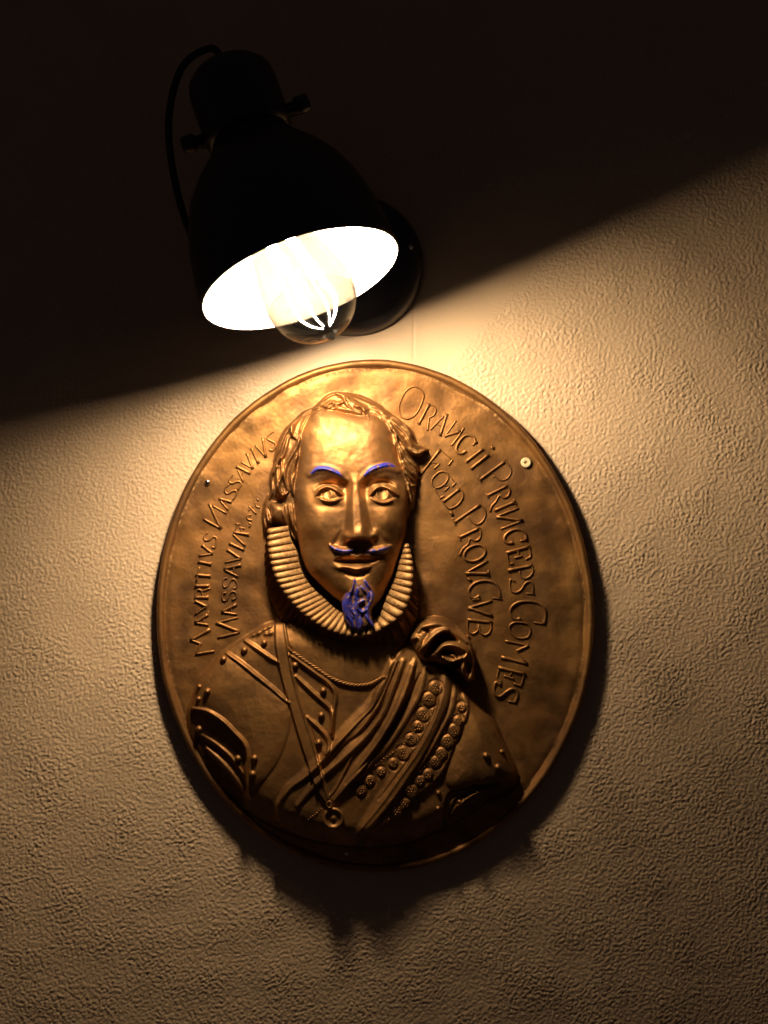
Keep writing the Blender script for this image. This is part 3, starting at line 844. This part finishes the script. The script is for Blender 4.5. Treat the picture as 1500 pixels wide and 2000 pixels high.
# ---- pleated ruff
def build_ruff():
    ctl = np.array([
        (566, 1026, 530, 1031, 523, 1038), (570, 1050, 530, 1058, 518, 1068), (582, 1075, 534, 1082, 518, 1100), (587, 1100, 540, 1108, 522, 1136), (597, 1124, 551, 1134, 530, 1170),
        (614, 1146, 570, 1162, 545, 1202), (637, 1167, 594, 1188, 568, 1233), (656, 1184, 625, 1211, 604, 1258), (674, 1195, 655, 1226, 645, 1275), (697, 1203, 690, 1234, 690, 1284),
        (722, 1206, 725, 1231, 735, 1282), (740, 1200, 757, 1213, 772, 1264), (748, 1182, 779, 1197, 798, 1240), (756, 1160, 793, 1175, 813, 1205), (764, 1142, 800, 1151, 817, 1175),
        (772, 1122, 803, 1126, 815, 1140), (778, 1100, 803, 1102, 811, 1108), (783, 1080, 800, 1080, 806, 1084), (787, 1062, 795, 1060, 798, 1062)], float)
    C = catmull(ctl, 16)
    cr = C[:, 2:4]
    L = np.concatenate([[0], np.cumsum(np.linalg.norm(np.diff(cr, axis=0), axis=1))])
    U = L / L[-1]
    # pleat boundaries: tighter on the left, wider towards the right under the beard
    wts = np.interp(np.linspace(0, 1, 40), [0, .3, .55, .72, .82, 1], [1.0, .95, 1.0, 1.45, 1.25, .75])
    wts *= rng.uniform(.9, 1.1, len(wts))
    B = np.concatenate([[0], np.cumsum(wts)]); B /= B[-1]
    root_px = np.array([(640, 1100)])
    base = None
    crestH = np.interp(np.linspace(0, 1, len(U)), [0, .12, .35, .6, .8, .92, 1], [60, 70, 80, 84, 78, 66, 52])
    innH = np.interp(np.linspace(0, 1, len(U)), [0, .3, .6, .8, 1], [46, 48, 56, 50, 44])
    outH = np.interp(np.linspace(0, 1, len(U)), [0, .2, .45, .6, .8, 1], [16, 20, 40, 42, 34, 16])
    def at(arr, u):
        return np.stack([np.interp(u, U, arr[:, k]) for k in range(arr.shape[1])], -1) if arr.ndim > 1 else np.interp(u, U, arr)
    # base band below the pleats
    nu = 120
    u = np.linspace(0, 1, nu)
    rows = []
    c = at(C, u)
    for t, hf in ((0, 'i'), (1, 'c'), (2, 'o')):
        hgt = {'i': at(innH, u) - 12, 'c': at(crestH, u) - 16, 'o': at(outH, u) - 10}[hf]
        p = c[:, 2 * t:2 * t + 2] if t < 2 else c[:, 4:6]
        if t == 1: p = p * 0.8 + 0.2 * c[:, 0:2]
        if t == 2: p = p * 0.85 + 0.15 * c[:, 2:4]
        rows.append(loc(p[:, 0], p[:, 1], hgt))
    V = np.concatenate(rows)
    i = np.arange(2)[:, None] * nu; j = np.arange(nu - 1)[None, :]
    Q = np.stack([i + j, i + nu + j, i + nu + j + 1, i + j + 1], -1).reshape(-1, 4)
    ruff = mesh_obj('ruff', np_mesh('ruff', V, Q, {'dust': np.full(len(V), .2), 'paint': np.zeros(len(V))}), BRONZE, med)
    for k in range(len(B) - 1):
        M = 11
        v = np.linspace(0, 1, M)
        uu = B[k] + (B[k + 1] - B[k]) * v
        c = at(C, uu); ch = at(crestH, uu); ih = at(innH, uu); oh = at(outH, uu)
        bulge = np.sqrt(np.clip(1 - (2 * v - 1) ** 2, 0, 1))        # round top of the pleat
        width = (B[k + 1] - B[k]) * L[-1]
        amp = 0.62 * width * rng.uniform(.75, 1.15)
        jit = rng.uniform(-1.2, 1.2)
        out_dir = c[:, 2:4] - c[:, 0:2]; out_dir /= np.linalg.norm(out_dir, axis=1)[:, None]
        rows = []; dst = []
        ts = [0, .18, .38, .58, .78, .92, 1.0]
        for t in ts:
            p = c[:, 0:2] * (1 - t) + c[:, 2:4] * t
            h = ih * (1 - t) + ch * t + 8.0 * math.sin(math.pi * t)
            if t > .95: p = p + out_dir * (bulge * 2.6)[:, None]; h = h - 1.0
            h = h + (bulge - .75) * amp * (0.55 + 0.45 * t) + jit * t
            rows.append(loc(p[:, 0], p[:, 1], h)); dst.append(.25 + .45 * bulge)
        # open tube end: centre falls back under the crest, the edges run out as thin folds
        for t, back, drop in ((.10, .55, .22), (.30, .9, .45), (.62, .8, .72), (1.0, .2, 1.0)):
            p = c[:, 2:4] * (1 - t) + c[:, 4:6] * t
            p = p - out_dir * (bulge * back * 7.0)[:, None]
            h = ch * (1 - drop) + oh * drop
            h = h - bulge * 10.0 * back + jit * (1 - t)
            rows.append(loc(p[:, 0], p[:, 1], h)); dst.append(np.full(M, .1))
        V = np.concatenate(rows)
        nr = len(rows)
        i = np.arange(nr - 1)[:, None] * M; j = np.arange(M - 1)[None, :]
        Q = np.stack([i + j, i + M + j, i + M + j + 1, i + j + 1], -1).reshape(-1, 4)
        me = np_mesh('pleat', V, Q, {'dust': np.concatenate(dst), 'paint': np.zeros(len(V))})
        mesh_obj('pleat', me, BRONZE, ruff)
    return ruff
build_ruff()

# ---- rivets
def dome_mesh(name, r, h, n=14, rings=5):
    prof = [(r * math.cos(t), h * math.sin(t)) for t in np.linspace(-0.25, math.pi / 2 - 0.02, rings)]
    V, Q = lathe(prof, n)
    V = np.concatenate([V, [[0, 0, h]]])
    last = (rings - 1) * n; j = np.arange(n)
    T = np.stack([last + j, last + (j + 1) % n, np.full(n, len(V) - 1)], -1)
    V = np.stack([V[:, 0], -V[:, 2], V[:, 1]], -1)   # dome points out of the wall
    return np_mesh(name, V * S, [Q, T])
RIV = dome_mesh('rivet', 7.2, 9.0); RIVS = dome_mesh('rivet', 5.2, 6.5)
for P, me in [(Z2([(590, 440), (750, 380), (425, 512), (300, 765), (225, 1075), (545, 1300), (680, 1290), (665, 1415), (1000, 555), (1225, 755), (1210, 950), (1190, 1165)]), RIV),
              (Z2([(228, 735), (225, 830)]), RIVS), (Z3([(1065, 1140), (1150, 1225)]), RIV), (Z3([(1185, 1125), (880, 1480), (725, 1525), (728, 1412)]), RIVS)]:
    for q in P:
        o = mesh_obj('rivet', me, BRONZE, breast)
        o.location = loc(q[0], q[1], hsample(q[0], q[1]) - 0.6)

# ---- seed beads of the lace: hundreds, joined
def build_beads():
    V0, F0 = lathe([(math.cos(t), math.sin(t)) for t in np.linspace(-0.2, math.pi / 2 - .05, 4)], 8)
    V0 = np.stack([V0[:, 0], -V0[:, 2], V0[:, 1]], -1)
    pts = []
    for a, b, r_ in SCALLOPS:
        pts.append((a, b, rng.uniform(1.8, 2.6)))
        for k in range(6):
            t = k * math.pi / 3 + rng.uniform(-.3, .3)
            pts.append((a + 5.2 * math.cos(t), b + 5.0 * math.sin(t), rng.uniform(1.4, 2.5)))
    for P, n in ((Z3([(560, 960), (480, 1060), (400, 1120), (330, 1170), (270, 1215), (210, 1270), (150, 1320), (80, 1370)]), 26),
                 (Z3([(840, 850), (780, 960), (730, 1050), (690, 1130), (640, 1210), (590, 1260), (540, 1330), (480, 1410), (430, 1480), (330, 1570), (250, 1650), (200, 1700)]), 46),
                 (R5([(480, 1600), (430, 1650), (370, 1690), (330, 1740), (300, 1790)]), 10)):
        C = catmull(P, 8); L = np.concatenate([[0], np.cumsum(np.linalg.norm(np.diff(C, axis=0), axis=1))])
        for s in np.linspace(0, L[-1], n):
            pts.append((np.interp(s, L, C[:, 0]) + rng.uniform(-.6, .6), np.interp(s, L, C[:, 1]) + rng.uniform(-.6, .6), rng.uniform(1.5, 2.5)))
    parts = []
    for (x, y, r) in pts:
        parts.append((V0 * r * S + loc(x, y, float(hsample(x, y)) - 0.2), F0))
    V, Fc = join(parts)
    o = mesh_obj('lace_beads', np_mesh('lace_beads', V, Fc), BRONZE, sash_o)
    tag(o, None, None, None, 'stuff')
build_beads()

# ---- pendant on the ribbon
def build_pendant():
    q = R5([(600, 1690)])[0]
    hb = float(hsample(*q)) + 1
    prof = [(0.1, 5.0), (4, 4.4), (6.5, 2.6), (8, 2.0), (12, 2.0), (14, 4.5), (16.5, 7.0), (19, 6.6), (20.6, 3.5), (21, -6)]
    V, Q = lathe(prof, 36)
    V = np.stack([V[:, 0], -V[:, 2], V[:, 1]], -1) * S
    o = mesh_obj('pendant', np_mesh('pendant', V, Q[:, ::-1]), BRONZE, ribbon)
    o.location = loc(q[0], q[1], hb)
    a = np.linspace(0, 2 * np.pi, 21)
    e = R5([(560, 1548)])[0]
    V, Fc = tube(loc(e[0] + 4.5 * np.cos(a), e[1] + 6.0 * np.sin(a), float(hsample(*e)) + 5), 2.0 * S, 7, False)
    o2 = mesh_obj('pendant_loop', np_mesh('pendant_loop', V, Fc), BRONZE, ribbon)
build_pendant()

# ---- raised lettering, each letter its own ridge
TA = Zc(760, 730, 7.5); TB = Zc(900, 880, 8.0); TC = Zc(940, 1090, 6.667); TD = Zc(810, 850, 8.0)
TE = Zc(860, 1050, 9.524); TF = Zc(360, 1080, 9.375); TG = Zc(370, 960, 9.375); TH = Zc(390, 820, 8.333)
t_, n_, c_ = 3.0, 2.0, 2.3      # half widths: stem, hairline, curve
def oval(pts): return ('o', pts)
LET = [
 # ORANGII.
 (TA, [(c_, [(375, 195), (460, 240), (500, 330), (470, 440), (400, 580), (320, 650), (240, 665), (165, 620), (140, 520), (155, 430), (215, 300), (300, 215), (375, 195)])]),
 (TA, [(t_, [(580, 450), (430, 740)]), (n_, [(580, 450), (650, 480), (675, 540), (650, 610), (590, 645)]), (n_, [(580, 645), (570, 720), (555, 830)])]),
 (TA, [(t_, [(838, 600), (740, 905)]), (n_, [(790, 630), (700, 720), (600, 822)]), (1.3, [(680, 735), (770, 790)])]),
 (TA, [(n_, [(970, 695), (890, 810), (812, 918)]), (t_, [(812, 918), (1030, 850)]), (n_, [(1085, 800), (1000, 930), (905, 1055)])]),
 (TA, [(t_, [(1255, 1015), (1230, 940), (1160, 905), (1080, 930), (1010, 1010), (975, 1100), (1000, 1160), (1060, 1168), (1112, 1135)]), (n_, [(1275, 998), (1215, 1052)])]),
 (TA, [(t_, [(1360, 1105), (1120, 1290)])]),
 (TA, [(t_, [(1440, 1190), (1190, 1390)])]),
 (TD, [(t_, [(1190, 188), (1212, 205)])]),
 # PRINCEPS
 (TB, [(t_, [(685, 165), (285, 455)]), (n_, [(255, 405), (308, 490)]), (n_, [(700, 185), (762, 270), (770, 350), (720, 430), (650, 465), (580, 455), (530, 402), (498, 412)])]),
 (TB, [(t_, [(710, 550), (400, 705)]), (n_, [(385, 665), (425, 740)]), (c_, [(718, 540), (752, 620), (730, 700), (662, 738), (600, 700)]), (c_, [(588, 700), (530, 800), (470, 870), (445, 948)])]),
 (TB, [(t_, [(832, 800), (520, 930)]), (n_, [(815, 760), (850, 840)])]),
 (TB, [(c_, [(885, 900), (552, 1022)]), (t_, [(552, 1032), (940, 1090)]), (c_, [(942, 1095), (615, 1220)])]),
 (TB, [(t_, [(1002, 1385), (990, 1290), (900, 1230), (780, 1245), (682, 1320), (668, 1400), (720, 1442), (792, 1430)]), (n_, [(1015, 1392), (918, 1404)])]),
 (TB, [(t_, [(1050, 1495), (700, 1590)]), (n_, [(1050, 1500), (1078, 1640), (1002, 1690)]), (n_, [(875, 1555), (895, 1640)]), (n_, [(830, 1668), (940, 1640)]), (n_, [(708, 1600), (738, 1750), (802, 1758)])]),
 (TB, [(t_, [(1092, 1790), (732, 1862)]), (c_, [(1095, 1790), (1112, 1880), (1062, 1960), (980, 1990), (920, 1950), (908, 1890)])]),
 (TC, [(c_, [(415, 295), (370, 275), (360, 360), (380, 420), (440, 440), (510, 400), (560, 322), (620, 300), (655, 340), (662, 440)]), (n_, [(580, 455), (676, 460)])]),
 # COMES
 (TC, [(t_, [(805, 840), (822, 740), (808, 650), (730, 580), (620, 555), (490, 562), (400, 612), (365, 680), (390, 750), (440, 787), (492, 780)]), (n_, [(680, 830), (815, 852)])]),
 (TC, [(c_, [(490, 825), (590, 850), (630, 930), (600, 1010), (520, 1035), (430, 1015), (370, 950), (358, 880), (410, 832), (490, 825)])]),
 (TC, [(c_, [(308, 1068), (600, 1128)]), (t_, [(600, 1128), (450, 1200)]), (1.5, [(450, 1200), (565, 1335)]), (t_, [(575, 1362), (258, 1278)])]),
 (TC, [(t_, [(552, 1492), (220, 1412)]), (n_, [(548, 1495), (512, 1645)]), (n_, [(418, 1622), (512, 1658)]), (1.5, [(390, 1460), (355, 1545)]), (n_, [(290, 1520), (412, 1560)]), (n_, [(225, 1420), (195, 1560), (252, 1590)])]),
 (TC, [(t_, [(235, 1630), (178, 1605), (152, 1700), (182, 1770), (240, 1782), (310, 1732), (380, 1692), (440, 1702), (462, 1765), (430, 1862)]), (n_, [(350, 1850), (442, 1870)])]),
 # FOED.
 (TD, [(t_, [(392, 222), (92, 608)]), (1.5, [(392, 222), (570, 390)]), (n_, [(582, 390), (520, 472)]), (1.5, [(265, 420), (340, 450)]), (n_, [(372, 452), (300, 522)])]),
 (TD, [(c_, [(430, 565), (500, 590), (515, 660), (480, 740), (410, 800), (330, 825), (270, 780), (263, 700), (310, 630), (370, 582), (430, 565)]),
       (1.4, [(500, 590), (620, 740)]), (n_, [(632, 742), (580, 800)]), (1.4, [(440, 775), (510, 800)]), (n_, [(530, 802), (458, 870)]), (1.4, [(300, 835), (390, 980)]), (n_, [(388, 982), (452, 948)])]),
 (TD, [(t_, [(690, 840), (430, 1042)]), (c_, [(690, 832), (740, 890), (742, 970), (690, 1060), (610, 1122), (530, 1142), (470, 1092), (430, 1035)])]),
 (TD, [(t_, [(560, 1205), (578, 1235)])]),
 # PROV.
 (TD, [(t_, [(1012, 1082), (610, 1360)]), (n_, [(580, 1300), (632, 1400)]), (c_, [(1030, 1088), (1085, 1170), (1092, 1260), (1040, 1350), (960, 1390), (880, 1350), (838, 1282)])]),
 (TD, [(t_, [(992, 1448), (690, 1592)]), (n_, [(670, 1555), (705, 1635)]), (c_, [(1002, 1448), (1022, 1530), (1000, 1610), (930, 1642), (860, 1610)]), (c_, [(848, 1620), (820, 1700), (740, 1770), (690, 1862)])]),
 (TE, [(t_, [(620, 140), (720, 130), (800, 178), (822, 250), (790, 330), (700, 400), (590, 430), (480, 410), (430, 360), (440, 280), (510, 190), (620, 140)])]),
 (TE, [(c_, [(862, 425), (472, 642)]), (t_, [(885, 660), (472, 652)]), (n_, [(880, 610), (890, 710)])]),
 (TE, [(t_, [(518, 758), (545, 785)])]),
 # GVB.
 (TE, [(t_, [(1092, 1105), (1082, 980), (1040, 880), (950, 812), (840, 790), (720, 802), (610, 850), (530, 940), (518, 1020), (570, 1100), (640, 1115), (712, 1072)]), (n_, [(970, 1110), (1132, 1135)]), (n_, [(590, 1148), (722, 1130)])]),
 (TE, [(c_, [(942, 1168), (520, 1290)]), (t_, [(520, 1292), (942, 1438)])]),
 (TE, [(t_, [(932, 1562), (500, 1512)]), (c_, [(920, 1570), (932, 1680), (880, 1770), (800, 1792), (740, 1752), (718, 1690), (702, 1610)]), (c_, [(702, 1640), (680, 1722), (600, 1772), (530, 1742), (495, 1672), (500, 1525)])]),
 (TE, [(t_, [(490, 1820), (512, 1840)])]),
 # MAVRITIVS
 (TF, [(c_, [(565, 1778), (232, 1832)]), (n_, [(240, 1820), (312, 1645)]), (c_, [(330, 1650), (152, 1578)]), (t_, [(152, 1575), (482, 1388)])]),
 (TF, [(t_, [(230, 1252), (442, 1120)]), (c_, [(232, 1268), (455, 1302)]), (1.4, [(370, 1165), (372, 1285)]), (n_, [(452, 1060), (445, 1140)])]),
 (TF, [(t_, [(222, 870), (425, 968)]), (n_, [(425, 968), (220, 1110)])]),
 (TF, [(t_, [(452, 800), (222, 802)]), (c_, [(225, 795), (232, 700), (282, 660), (340, 692), (346, 790)]), (c_, [(345, 692), (482, 640)])]),
 (TF, [(t_, [(468, 590), (225, 592)])]),
 (TF, [(t_, [(492, 412), (245, 390)]), (n_, [(242, 505), (300, 250)])]),
 (TF, [(t_, [(512, 195), (285, 150)])]),
 (TG, [(t_, [(258, 980), (442, 1130)]), (n_, [(442, 1132), (208, 1170)])]),
 (TG, [(c_, [(345, 748), (305, 790), (290, 850), (322, 892), (390, 872), (450, 826), (510, 842), (516, 900), (492, 1015), (432, 1010)])]),
 # NASSAVIVS
 (TG, [(c_, [(280, 498), (580, 670)]), (t_, [(582, 665), (388, 228)]), (n_, [(440, 255), (692, 395)])]),
 (TG, [(t_, [(562, 128), (782, 190)]), (n_, [(590, 178), (722, 330)]), (1.3, [(690, 178), (655, 250)])]),
 (TH, [(c_, [(488, 1050), (430, 1110), (428, 1172), (470, 1202), (540, 1162), (600, 1150), (612, 1200), (562, 1292)])]),
 (TH, [(c_, [(560, 890), (512, 950), (500, 1010), (550, 1032), (610, 1008), (670, 1010), (688, 1060), (640, 1132)])]),
 (TH, [(t_, [(618, 758), (832, 872)]), (n_, [(640, 830), (722, 1002)]), (1.3, [(740, 830), (690, 920)])]),
 (TH, [(t_, [(788, 558), (870, 790)]), (n_, [(690, 690), (870, 790)])]),
 (TH, [(t_, [(858, 470), (962, 702)])]),
 (TH, [(t_, [(1038, 308), (1082, 602)]), (n_, [(918, 420), (1080, 600)])]),
 (TH, [(c_, [(1205, 195), (1125, 262), (1118, 320), (1180, 352), (1232, 382), (1242, 440), (1205, 500), (1148, 490)])]),
 # NASSAVIAE etc:
 (TF, [(c_, [(640, 1532), (1005, 1440)]), (t_, [(1025, 1425), (608, 1258)]), (n_, [(615, 1262), (988, 1170)])]),
 (TF, [(t_, [(720, 1060), (962, 930)]), (c_, [(718, 1070), (980, 1112)]), (1.4, [(868, 995), (872, 1092)])]),
 (TF, [(c_, [(775, 718), (728, 730), (714, 800), (740, 862), (800, 840), (850, 732), (910, 692), (960, 722), (970, 800), (900, 842)])]),
 (TF, [(c_, [(795, 455), (740, 470), (724, 540), (750, 612), (810, 592), (860, 502), (920, 470), (970, 522), (976, 610), (918, 640)])]),
 (TF, [(t_, [(758, 280), (1045, 210)]), (c_, [(758, 298), (1002, 422)]), (1.4, [(920, 270), (922, 370)])]),
 (TG, [(t_, [(718, 1058), (955, 1222)]), (n_, [(952, 1225), (672, 1292)])]),
 (TG, [(t_, [(758, 940), (1012, 1062)])]),
 (TG, [(t_, [(828, 742), (1100, 780)]), (c_, [(818, 782), (1032, 982)]), (n_, [(832, 740), (900, 590)]), (n_, [(868, 585), (932, 592)]), (n_, [(960, 750), (965, 665)]), (n_, [(938, 655), (1022, 672)])]),
 (TG, [(n_, [(1112, 640), (1142, 602), (1108, 570)]), (n_, [(1140, 425), (1095, 430), (1072, 460), (1090, 505), (1155, 522)]), (1.3, [(1080, 490), (1140, 425)])]),
 (TG, [(n_, [(1108, 275), (1235, 402)]), (1.5, [(1100, 350), (1172, 275)])]),
 (TG, [(n_, [(1225, 208), (1238, 268), (1302, 292)])]),
 (TG, [(n_, [(1255, 135), (1275, 155)])]),
]
def build_letters():
    for conv, strokes in LET:
        parts = []
        for hw, pts in strokes:
            P = conv(pts)
            P = catmull(P, 7) if len(P) > 2 else np.stack([np.linspace(P[0, k], P[1, k], 7) for k in range(2)], -1)
            closed = np.hypot(*(P[0] - P[-1])) < 0.5
            m = len(P)
            T = np.gradient(P, axis=0); T /= np.linalg.norm(T, axis=1)[:, None] + 1e-9
            N = np.stack([-T[:, 1], T[:, 0]], -1)
            s = np.linspace(0, 1, m)
            flare = np.ones(m)
            if not closed:
                flare = 1 + 0.42 * np.exp(-(s / 0.07) ** 2) + 0.42 * np.exp(-((1 - s) / 0.07) ** 2) if hw > 2.6 else np.ones(m)
                P = P.copy()
                P[0] -= T[0] * hw * 0.4; P[-1] += T[-1] * hw * 0.4
            wd = hw * 0.94 * flare * (1 + 0.06 * np.sin(s * 9 + hw * 7))
            hb = hsample(P[:, 0], P[:, 1])
            hgt = (1.8 + 0.9 * hw)
            ang = np.linspace(0, np.pi, 8)
            rows = []
            for k, a in enumerate(ang):
                off = np.cos(a); up = np.sin(a) ** 0.8
                q = P + N * (wd * off)[:, None]
                rows.append(loc(q[:, 0], q[:, 1], hb - 0.8 + up * hgt))
            V = np.stack(rows, 1).reshape(-1, 3)       # m x 8
            i = np.arange(m - 1)[:, None] * 8; j = np.arange(7)[None, :]
            Q = np.stack([i + j, i + j + 1, i + 8 + j + 1, i + 8 + j], -1).reshape(-1, 4)
            cap0 = np.array([[0, 0, 0]]);
            tri = []
            for b0, rev in ((0, False), ((m - 1) * 8, True)):
                for j in range(1, 7):
                    tri.append((b0, b0 + j + 1, b0 + j) if not rev else (b0, b0 + j, b0 + j + 1))
            parts.append((V, [Q, np.array(tri)]))
        V, Fc = join(parts)
        mesh_obj('letter', np_mesh('letter', V, Fc), BRONZE, plate)
build_letters()

# ---- fixings
def build_screw(px, py, r, mat, star):
    hb = float(hsample(px, py))
    prof = [(r * 0.42, 2.2), (r * 0.5, 5.2), (r * 0.92, 5.0), (r, 4.2), (r, -1)]
    if star:
        n = 48
        a = np.linspace(0, 2 * np.pi, n, endpoint=False)
        rr = 0.36 + 0.07 * np.cos(6 * a)
        rows = [np.stack([0.02 * np.cos(a), 0.02 * np.sin(a), np.full(n, 1.6)], -1), np.stack([r * rr * np.cos(a), r * rr * np.sin(a), np.full(n, 1.8)], -1),
                np.stack([r * rr * np.cos(a), r * rr * np.sin(a), np.full(n, 5.4)], -1)]
        for R, h in ((0.8, 5.6), (0.96, 5.2), (1.0, 4.4), (1.0, -1.0)):
            rows.append(np.stack([r * R * np.cos(a), r * R * np.sin(a), np.full(n, h)], -1))
        V = np.concatenate(rows)
        i = np.arange(len(rows) - 1)[:, None] * n; j = np.arange(n)[None, :]; j2 = (j + 1) % n
        Q = np.stack([i + j, i + j2, i + n + j2, i + n + j], -1).reshape(-1, 4)
        V = np.stack([V[:, 0], -V[:, 2], V[:, 1]], -1) * S
        me = np_mesh('screw', V, Q, None, False)
    else:
        me = dome_mesh('screw', r, r * 0.8)
    o = mesh_obj('screw', me, mat, plate)
    o.location = loc(px, py, hb)
    return o
o = build_screw(1025, 904, 9.5, BRASS, True); o['label'] = 'bright brass screw with a star recess'
o = build_screw(407.5, 943, 6.0, STEEL, False); o['label'] = 'small shiny domed pin'
build_screw(677, 1663, 5.5, STEEL, False)

# ------------------------------------------------------------------ wall lamp
def build_lamp():
    yM = 0.158
    d = D - yM
    M = Vector(((588 - CX) / F * d, -yM, (CY - 548) / F * d))
    rho, tau = math.radians(19.5), math.radians(12.5)
    a = Vector((math.sin(rho) * math.cos(tau), -math.sin(tau), -math.cos(rho) * math.cos(tau)))
    zax = -a
    yax = Vector((0, 1, 0)); yax = (yax - zax * yax.dot(zax)).normalized()
    xax = yax.cross(zax)
    R = Matrix((xax, yax, zax)).transposed().to_4x4()
    plate_c = Vector((float(wx(690)), 0, float(wz(520))))
    lamp = empty('wall_lamp', plate_c)
    tag(lamp, 'black wall lamp with a tilted bell shade and a lit filament bulb', 'lamp')
    LM = Matrix.Translation(M - plate_c) @ R @ Matrix.Scale(0.997, 4)
    # the bulb leans a little in its holder
    BM = LM @ Matrix.Rotation(math.radians(-9.0), 4, 'Y')
    def part(name, V, Fc, mat, parent=lamp, local=True, smooth=True, frame=None):
        V = np.asarray(V, float)
        if local:
            m = np.array(frame or LM)
            V = V @ m[:3, :3].T + m[:3, 3]
        return mesh_obj(name, np_mesh(name, V, Fc, None, smooth), mat, parent)
    # bell shade: outer skin and white inner lining with a rolled lip
    outer = [(0.0715, -0.0005), (0.0728, 0.0006), (0.0722, 0.010), (0.0712, 0.022), (0.0688, 0.040), (0.0645, 0.058), (0.0575, 0.075), (0.0475, 0.090), (0.0375, 0.101), (0.0300, 0.110), (0.0275, 0.118)]
    inner = [(0.0715, -0.0005), (0.0708, 0.0005), (0.0705, 0.010), (0.0695, 0.022), (0.0671, 0.040), (0.0628, 0.058), (0.0558, 0.074), (0.0458, 0.089), (0.0355, 0.100), (0.0260, 0.108), (0.0180, 0.110)]
    V, Q = lathe(outer, 96); shade = part('shade', V, Q, BLACK)
    V, Q = lathe(inner, 96); part('shade_lining', V, Q[:, ::-1], WHITE, shade)
    # socket housing with stepped cap
    V, Q = lathe([(0.0275, 0.1165), (0.0315, 0.118), (0.0325, 0.122), (0.0325, 0.158), (0.031, 0.166), (0.026, 0.172), (0.016, 0.175), (0.008, 0.176), (0.0075, 0.184), (0.0001, 0.185)], 48)
    part('socket_housing', V, Q, BLACK)
    for sx in (-1, 1):
        V, Q = lathe([(0.0001, 0.0), (0.005, 0.0005), (0.0065, 0.002), (0.0065, 0.010), (0.004, 0.012), (0.004, 0.018)], 20)
        V = np.stack([sx * (0.049 - V[:, 2]), V[:, 0], V[:, 1] + 0.128], -1)
        part('pivot_knob', V, Q, BLACK)
    # yoke bracket from the knobs back to the arm
    Minv = np.array(LM.inverted())
    def to_loc(p): return Minv[:3, :3] @ np.array(p) + Minv[:3, 3]
    back = np.array([0.0, 0.046, 0.150])
    pts = [(-0.041, 0.0, 0.128), (-0.0405, 0.015, 0.134), (-0.036, 0.034, 0.143), (-0.018, 0.044, 0.149), tuple(back), (0.018, 0.044, 0.149), (0.036, 0.034, 0.143), (0.0405, 0.015, 0.134), (0.041, 0.0, 0.128)]
    V, Fc = tube(catmull(pts, 6), 0.0032, 10); part('yoke', V, Fc, BLACK)
    p0 = to_loc((0, -0.012, 0)); p1 = to_loc((0, -0.040, 0.004))
    V, Fc = tube(catmull([p0, p1, p1 * 0.45 + back * 0.55 + np.array([0, 0.006, 0.0]), back], 10), 0.0055, 14); part('arm', V, Fc, BLACK)
    # cable from the cap looping down to the plate
    c1 = np.array([0, 0, 0.183])
    p_end = to_loc((-0.040, -0.008, 0.012))
    V, Fc = tube(catmull([c1, c1 + np.array([-0.006, 0, 0.012]), (-0.030, 0.0, 0.188), (-0.052, 0.006, 0.155), (-0.063, 0.016, 0.110), (-0.064, 0.034, 0.068), (-0.050, 0.070, 0.04), p_end], 12), 0.0027, 10)
    part('cable', V, Fc, CABLE)
    # round wall plate
    V, Q = lathe([(0.0001, 0.0205), (0.012, 0.0205), (0.030, 0.0195), (0.046, 0.0165), (0.0535, 0.0125), (0.0568, 0.007), (0.0575, 0.0), (0.0570, -0.002)], 72)
    V = np.stack([V[:, 0], -V[:, 2], V[:, 1]], -1)
    wp = part('wall_plate', V, Q[:, ::-1], BLACK, lamp, False)
    me = dome_mesh('plate_screw', 5.0, 3.5)
    s = mesh_obj('plate_screw', me, STEEL, wp); s.location = (0.0465, -0.0160, 0.0125)
    # bulb: teardrop glass, stem, glowing filaments, screw cap
    zb = -0.047                      # lowest point of the glass
    r = 0.0325
    prof = [(0.0001, zb - 0.0030), (0.0022, zb - 0.0022), (0.0042, zb + 0.0002)]
    for t in np.linspace(0.22, 1.75, 16):
        prof.append((r * math.sin(t), zb + r - r * math.cos(t)))
    prof += [(0.0312, zb + 0.044), (0.0290, zb + 0.056), (0.0255, zb + 0.070), (0.0215, zb + 0.084), (0.0175, zb + 0.098), (0.0140, zb + 0.110), (0.0128, zb + 0.118)]
    V, Q = lathe(prof, 64)
    bulb = part('bulb', V, Q, GLASS, frame=BM)
    V, Q = lathe([(0.0131, zb + 0.114), (0.0136, zb + 0.116), (0.0136, zb + 0.140), (0.010, zb + 0.146), (0.0001, zb + 0.148)], 32)
    part('bulb_cap', V, Q, SOCK, bulb, frame=BM)
    V, Q = lathe([(0.0001, zb + 0.090), (0.0022, zb + 0.092), (0.0024, zb + 0.096), (0.0045, zb + 0.100), (0.0105, zb + 0.115)], 20)
    part('glass_stem', V, Q, GLASS, bulb, frame=BM)
    for k in range(4):
        th = k * math.pi / 2 + 0.5
        r0, r1 = 0.0150, 0.0085
        lo = np.array([r0 * math.cos(th), r0 * math.sin(th), zb + 0.038]); hi = np.array([r1 * math.cos(th), r1 * math.sin(th), zb + 0.092])
        V, Fc = tube([lo + (hi - lo) * q for q in np.linspace(0, 1, 5)], 0.00115, 8)
        part('filament', V, Fc, FIL, bulb, frame=BM)
    # thin support wires
    for k in range(2):
        th = k * math.pi + 0.5
        pts = [(0.004 * math.cos(th), 0.004 * math.sin(th), zb + 0.10), (0.006 * math.cos(th), 0.006 * math.sin(th), zb + 0.096), (0.0085 * math.cos(th), 0.0085 * math.sin(th), zb + 0.092)]
        V, Fc = tube(pts, 0.0004, 6); part('support_wire', V, Fc, SOCK, bulb, frame=BM)
    return lamp
build_lamp()
